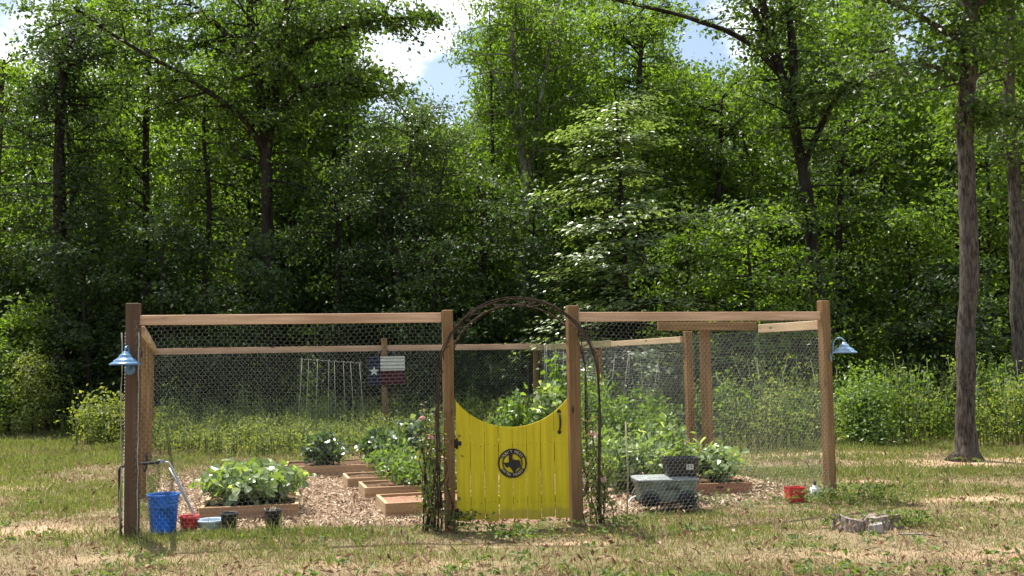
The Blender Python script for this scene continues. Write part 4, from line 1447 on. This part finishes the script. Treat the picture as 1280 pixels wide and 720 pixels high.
# layered dogwood
d = 23.5
tree('layered dogwood with bright glossy leaf tiers right of the arch', ground_at(785, d),
     [([ground_at(788, d), at(784, 420, d), at(780, 300, d), at(774, 200, d), at(770, 130, d)], .09, .02, 74, 1.0)], 10, 'dogwood', 'bark_dark', .125, 5.0, 2.55, t0=.20, elev=(-.22, .12), crown=lambda q: 1.2 - .78 * q, cl=(.22, .035), up=.86, aspect=.62, flat=True, side=math.pi * 1.1, twigs=4)
d = 29.5
tree('bright broadleaf tree behind the dogwood top', ground_at(800, d),
     [([ground_at(800, d), at(800, 330, d), at(806, 200, d), at(800, 90, d), at(806, 20, d)], .15, .04, 60, 1.0)], 11, 'bright', 'bark_dark', .14, 6, 1.8, t0=.2, elev=(-.2, .7))
d = 30.0
tree('shaded dense tree between dogwood and the leaning oak', ground_at(895, d),
     [([ground_at(895, d), at(895, 330, d), at(898, 230, d), at(902, 120, d)], .15, .04, 62, 1.0)], 12, 'oak', 'bark_dark', .13, 6.5, 1.8, t0=.15, elev=(-.2, .7))
# leaning oak on the right with a bare limb to the left
d = 24.0
tree('leaning dark oak with a bare limb reaching left across the sky', ground_at(1030, d),
     [([ground_at(1034, d), at(1026, 420, d), at(1014, 300, d), at(1000, 190, d), at(982, 110, d), at(962, 40, d), at(945, -30, d)], .185, .09, 26, .8),
      ([at(976, 95, d), at(930, 50, d - .5), at(860, 22, d - 1), at(780, 2, d - 1.5), at(740, -10, d - 1.7)], .075, .03, 8, .45),
      ([at(990, 140, d), at(992, 70, d), at(985, 0, d), at(990, -60, d)], .12, .06, 12, .9),
      ([at(1004, 210, d), at(1035, 140, d - .5), at(1070, 90, d - 1), at(1110, 60, d - 1)], .09, .03, 16, .8),
      ([at(965, 60, d), at(940, 10, d), at(910, -30, d)], .08, .03, 10, .8)],
     13, 'oak', 'bark_dark', .125, 6, 1.8, t0=.32, elev=(-.3, .7))
d = 26.0
tree('leafy second growth tree just right of the leaning oak', ground_at(1062, d),
     [([ground_at(1045, d), at(1048, 400, d), at(1050, 250, d), at(1056, 150, d)], .13, .04, 56, 1.0)], 14, 'oak', 'bark_dark', .125, 6, 1.7, t0=.15, elev=(-.2, .7))
d = 24.5
tree('low bright sapling tree left of the tall grey trunk', ground_at(1130, d),
     [([ground_at(1130, d), at(1132, 430, d), at(1138, 350, d), at(1130, 270, d)], .08, .02, 46, 1.0)], 15, 'bright', 'bark_dark', .12, 6, 1.4, t0=.15, elev=(-.2, .7))
d = 22.5
tree('low layered sapling in front of the leaning oak', ground_at(945, d),
     [([ground_at(945, d), at(942, 430, d), at(938, 340, d), at(930, 270, d)], .07, .02, 44, 1.0)], 16, 'bright', 'bark_dark', .115, 6, 1.45, t0=.15, elev=(-.1, .5), cl=(.26, .08), up=.7, flat=True)
# the near grey trunk on the right
d = 15.72
tb = V((6.85, d, -.1))
tree('near tall tree with a thick grey trunk right of the garden', tb,
     [([tb, at(1208, 470, d), at(1211, 330, d), at(1208, 180, d), at(1211, 40, d), at(1208, -60, d), at(1200, -150, d)], .15, .11, 30, 1.0),
      ([at(1209, 120, d), at(1180, 88, d - .2), at(1130, 80, d - .4), at(1085, 96, d - .5)], .05, .015, 9, .6),
      ([at(1210, 60, d), at(1150, 20, d - .4), at(1080, -10, d - .6)], .06, .02, 12, .7),
      ([at(1209, 150, d), at(1240, 140, d - .3), at(1285, 152, d - .4)], .04, .015, 7, .5),
      ([at(1210, 20, d), at(1250, -20, d - .4), at(1300, -40, d - .6)], .06, .02, 10, .7)],
     17, 'oak', 'bark', .105, 5, 1.15, t0=.56, elev=(-.4, .5), cl=(.2, .1))
d = 20.0
tree('grey trunked tree at the right picture edge', ground_at(1274, d),
     [([ground_at(1276, d), at(1274, 420, d), at(1270, 260, d), at(1262, 130, d), at(1262, 0, d), at(1260, -70, d)], .16, .09, 40, 1.0)], 18, 'oak', 'bark', .115, 5, 1.5, t0=.42, elev=(-.3, .6))
d = 27.0
tree('bright green tree filling the gap between the two grey trunks', ground_at(1225, d),
     [([ground_at(1228, d), at(1230, 400, d), at(1236, 270, d), at(1232, 120, d)], .12, .03, 60, 1.0)], 19, 'bright', 'bark_dark', .13, 6, 1.7, t0=.12, elev=(-.2, .7))
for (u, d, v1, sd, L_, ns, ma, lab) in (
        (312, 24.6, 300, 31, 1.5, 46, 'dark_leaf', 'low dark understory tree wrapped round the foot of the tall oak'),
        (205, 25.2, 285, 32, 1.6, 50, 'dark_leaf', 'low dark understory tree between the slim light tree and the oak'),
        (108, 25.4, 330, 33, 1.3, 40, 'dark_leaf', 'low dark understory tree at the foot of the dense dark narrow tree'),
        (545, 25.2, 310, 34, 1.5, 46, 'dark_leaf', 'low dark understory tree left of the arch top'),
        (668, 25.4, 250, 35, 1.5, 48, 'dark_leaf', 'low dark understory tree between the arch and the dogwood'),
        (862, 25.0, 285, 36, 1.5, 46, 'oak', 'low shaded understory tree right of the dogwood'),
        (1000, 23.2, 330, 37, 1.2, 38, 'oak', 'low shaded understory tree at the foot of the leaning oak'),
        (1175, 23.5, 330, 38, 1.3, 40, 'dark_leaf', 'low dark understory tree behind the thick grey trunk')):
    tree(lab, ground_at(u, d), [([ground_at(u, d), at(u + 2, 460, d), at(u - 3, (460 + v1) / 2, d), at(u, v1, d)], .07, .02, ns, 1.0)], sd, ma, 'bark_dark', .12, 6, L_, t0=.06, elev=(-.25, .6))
# bushes
d = 25.0
tree('round bright bush at the left picture edge', ground_at(12, d),
     [([ground_at(12, d), at(14, 460, d), at(12, 410, d)], .05, .02, 34, 1.0)], 20, 'bright', 'bark_dark', .11, 6, 1.0, t0=.1, elev=(-.1, 1.0), name='bush', cat='bush', group='bushes along the wood edge')
d = 22.0
tree('pale young bush standing left of the dark corner post', ground_at(132, d),
     [([ground_at(132, d), at(134, 535, d), at(136, 512, d)], .025, .01, 22, 1.0)], 21, 'weed', 'bark_dark', .085, 6, .55, t0=.1, elev=(.1, 1.2), name='bush', cat='bush', group='bushes along the wood edge')
d = 24.0
tree('slender pale sapling beside the earth mound', ground_at(42, d),
     [([ground_at(42, d), at(42, 500, d), at(40, 455, d)], .025, .01, 26, 1.0)], 22, 'weed', 'bark_dark', .07, 5, .4, t0=.2, elev=(.2, 1.2), name='bush', cat='bush', group='bushes along the wood edge')
d = 18.5
tree('bushy dark shrub just right of the right corner post', ground_at(1085, d),
     [([ground_at(1085, d), at(1084, 540, d), at(1082, 490, d)], .03, .01, 34, 1.0)], 23, 'veg', 'bark_dark', .07, 7, .62, t0=.1, elev=(.1, 1.3), name='bush', cat='bush', group='bushes along the wood edge')

# earth mound on the left
b = MB()
lump(b, (0, 0), 1.0, .6, .32, 14, .02)
lump(b, (.55, .1), .6, .45, .26, 15, .05)
tag(b.build('earth_mound', M['soil'], loc=(-12.6, 27.2, 0)), kind='structure')

# ------------------------------------------------------------------ the wood behind, and undergrowth
def woods():
    rng = np.random.default_rng(404)
    def topz(x, y):
        u = 640 + x / y * 1280
        v = np.where((u > 450) & (u < 605), 165.0, -90.0)
        v = np.where((u > 845) & (u < 965), 95.0, v)
        v = np.where(u < 45, 62.0, v)
        v = np.where((u > 1120) & (u < 1200), 105.0, v)
        return EYE + (450 - v) * y / 1280
    groups = [[], [], []]
    trunks = MB()
    def put(cc, k, sd, gi):
        ok = cc[:, 2] < np.minimum(topz(cc[:, 0], cc[:, 1]) + rng.normal(0, .5, len(cc)), 18.5)
        cc = cc[ok]
        cc = cc[vnoise(cc[:, 0] + cc[:, 1] * .7, cc[:, 2] + cc[:, 1] * .3, 1.1, 88) > .26] if gi < 2 else cc
        groups[gi].append(np.repeat(cc, k, 0) + rng.normal(size=(len(cc) * k, 3)) * np.array(sd))
    for k in range(205):
        y = rng.uniform(30.5, 46)
        x = rng.uniform(-.60, .60) * y
        top = min(rng.uniform(12, 16.5) * (y / 36) ** .7, float(topz(np.array(x), np.array(y))) + .4)
        rb = rng.uniform(1.4, 2.4)
        trunks.tube([(x, y, -.1), (x + rng.normal(0, .2), y, top * .5), (x + rng.normal(0, .4), y, top * .9)], [rng.uniform(.07, .15), .07, .02], 6)
        nc = int(150 * rb / 1.7)
        q = rng.random(nc) ** .85
        z = top * (.10 + .90 * q)
        rr = rb * np.sin(np.pi * np.clip(.16 + .80 * q, 0, 1)) ** .55 * np.sqrt(rng.random(nc))
        a = rng.uniform(0, 2 * np.pi, nc)
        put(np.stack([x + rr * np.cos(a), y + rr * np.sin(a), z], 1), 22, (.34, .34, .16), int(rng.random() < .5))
    n = 8000                                   # saplings and brush between the trunks, deep shade put into their dark leaf colour
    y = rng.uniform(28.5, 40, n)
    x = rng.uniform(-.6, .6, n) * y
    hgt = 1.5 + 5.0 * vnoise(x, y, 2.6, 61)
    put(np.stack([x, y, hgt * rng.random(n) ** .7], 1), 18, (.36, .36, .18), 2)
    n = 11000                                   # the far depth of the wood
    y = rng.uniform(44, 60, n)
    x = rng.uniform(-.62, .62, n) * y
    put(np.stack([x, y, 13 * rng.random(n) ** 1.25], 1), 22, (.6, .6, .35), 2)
    V_, F_, I_, off = [], [], [], 0
    for gi, (g, sz) in enumerate(zip(groups, (.17, .17, .24))):
        v, f = leaves(rng, np.concatenate(g), sz, up=.5, aspect=.62)
        V_.append(v)
        F_.append(f + off)
        I_.append(np.full(len(f), gi))
        off += len(v)
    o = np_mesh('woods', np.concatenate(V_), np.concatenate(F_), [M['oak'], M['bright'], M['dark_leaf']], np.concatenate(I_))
    tag(o, 'dense green wood closing the view beyond the nearer trees', 'woods', kind='stuff')
    tk = trunks.build('woods_trunks', M['bark_dark'], o)
    tk['kind'] = 'stuff'
woods()

def undergrowth():
    rng = np.random.default_rng(55)
    P = []       # (x, y, height, spread, leaves, material)
    groups = {0: [], 1: [], 2: []}
    stems = MB()
    def clump(x, y, h, n, gi, sp=.16):
        for s in range(rng.integers(2, 5)):
            bx, by = x + rng.normal(0, sp), y + rng.normal(0, sp)
            hh = h * rng.uniform(.6, 1.1)
            lx, ly = rng.normal(0, .12) * hh, rng.normal(0, .12) * hh
            stems.tube([(bx, by, -.03), (bx + lx * .4, by + ly * .4, hh * .6), (bx + lx, by + ly, hh)], [.010, .008, .004], 4)
            q = rng.random(n) ** .75
            groups[gi].append(np.stack([bx + lx * q + rng.normal(0, .09, n), by + ly * q + rng.normal(0, .09, n), hh * (.08 + .95 * q)], 1))
    # tall weeds along the wood edge, right of the garden
    for k in range(320):
        y = rng.uniform(17.2, 24)
        x = rng.uniform(3.6, .58 * y + 2.5)
        if y < 17.6 + 1.2 * abs(x - 6.9) and abs(x - 6.85) < 1.0:
            continue
        clump(x, y, rng.uniform(.8, 1.55), 34, int(rng.random() < .35))
    # behind the back fence
    for k in range(300):
        y = rng.uniform(22.7, 27.5)
        x = rng.uniform(-9.5, 4.5)
        clump(x, y, rng.uniform(.45, 1.0) * (1 + .5 * (rng.random() < .12)), 26, int(rng.random() < .3))
    for k in range(230):
        y = rng.uniform(20.8, 24.0)
        x = rng.uniform(-9.0, 3.2)
        clump(x, y, rng.uniform(.35, .85) * (1 + .7 * (rng.random() < .10)), 24, 2 if rng.random() < .6 else 0)
    for k in range(210):
        y = rng.uniform(18.3, 21.6)
        x = rng.uniform(-6.2 - (y - 18) * .33, -.6)
        clump(x, y, rng.uniform(.3, .65), 24, 2)
    # pale weeds inside the back of the garden
    for k in range(190):
        y = rng.uniform(17.0, 22.2)
        x0, x1 = -6.0 - (y - 17) * .33, 2.0 - (y - 15) * .26
        x = rng.uniform(x0, x1)
        if x < -3 and y < 19.2:
            continue
        clump(x, y, rng.uniform(.3, .62), 22, 2)
    # low shade plants under the trees
    for k in range(240):
        y = rng.uniform(25.5, 31)
        x = rng.uniform(-.6, .6) * y
        clump(x, y, rng.uniform(.4, 1.6), 30, int(rng.random() < .8), .3)
    for k in range(30):
        y = rng.uniform(24, 27)
        x = rng.uniform(-14.5, -9.2)
        clump(x, y, rng.uniform(.3, .7), 22, 0)
    V_, F_, I_, off = [], [], [], 0
    for gi, (sz, up) in enumerate(((.075, .45), (.10, .5), (.055, .4))):
        v, f = leaves(rng, np.concatenate(groups[gi]), sz, up=up, aspect=.42)
        V_.append(v)
        F_.append(f + off)
        I_.append(np.full(len(f), gi))
        off += len(v)
    o = np_mesh('undergrowth', np.concatenate(V_), np.concatenate(F_), [M['weed'], M['bright'], M['weed']], np.concatenate(I_))
    tag(o, 'tall leafy weeds growing along the edge of the wood', 'weeds', kind='stuff')
    s = stems.build('stems', M['stemgreen'], o)
    s['kind'] = 'stuff'
undergrowth()
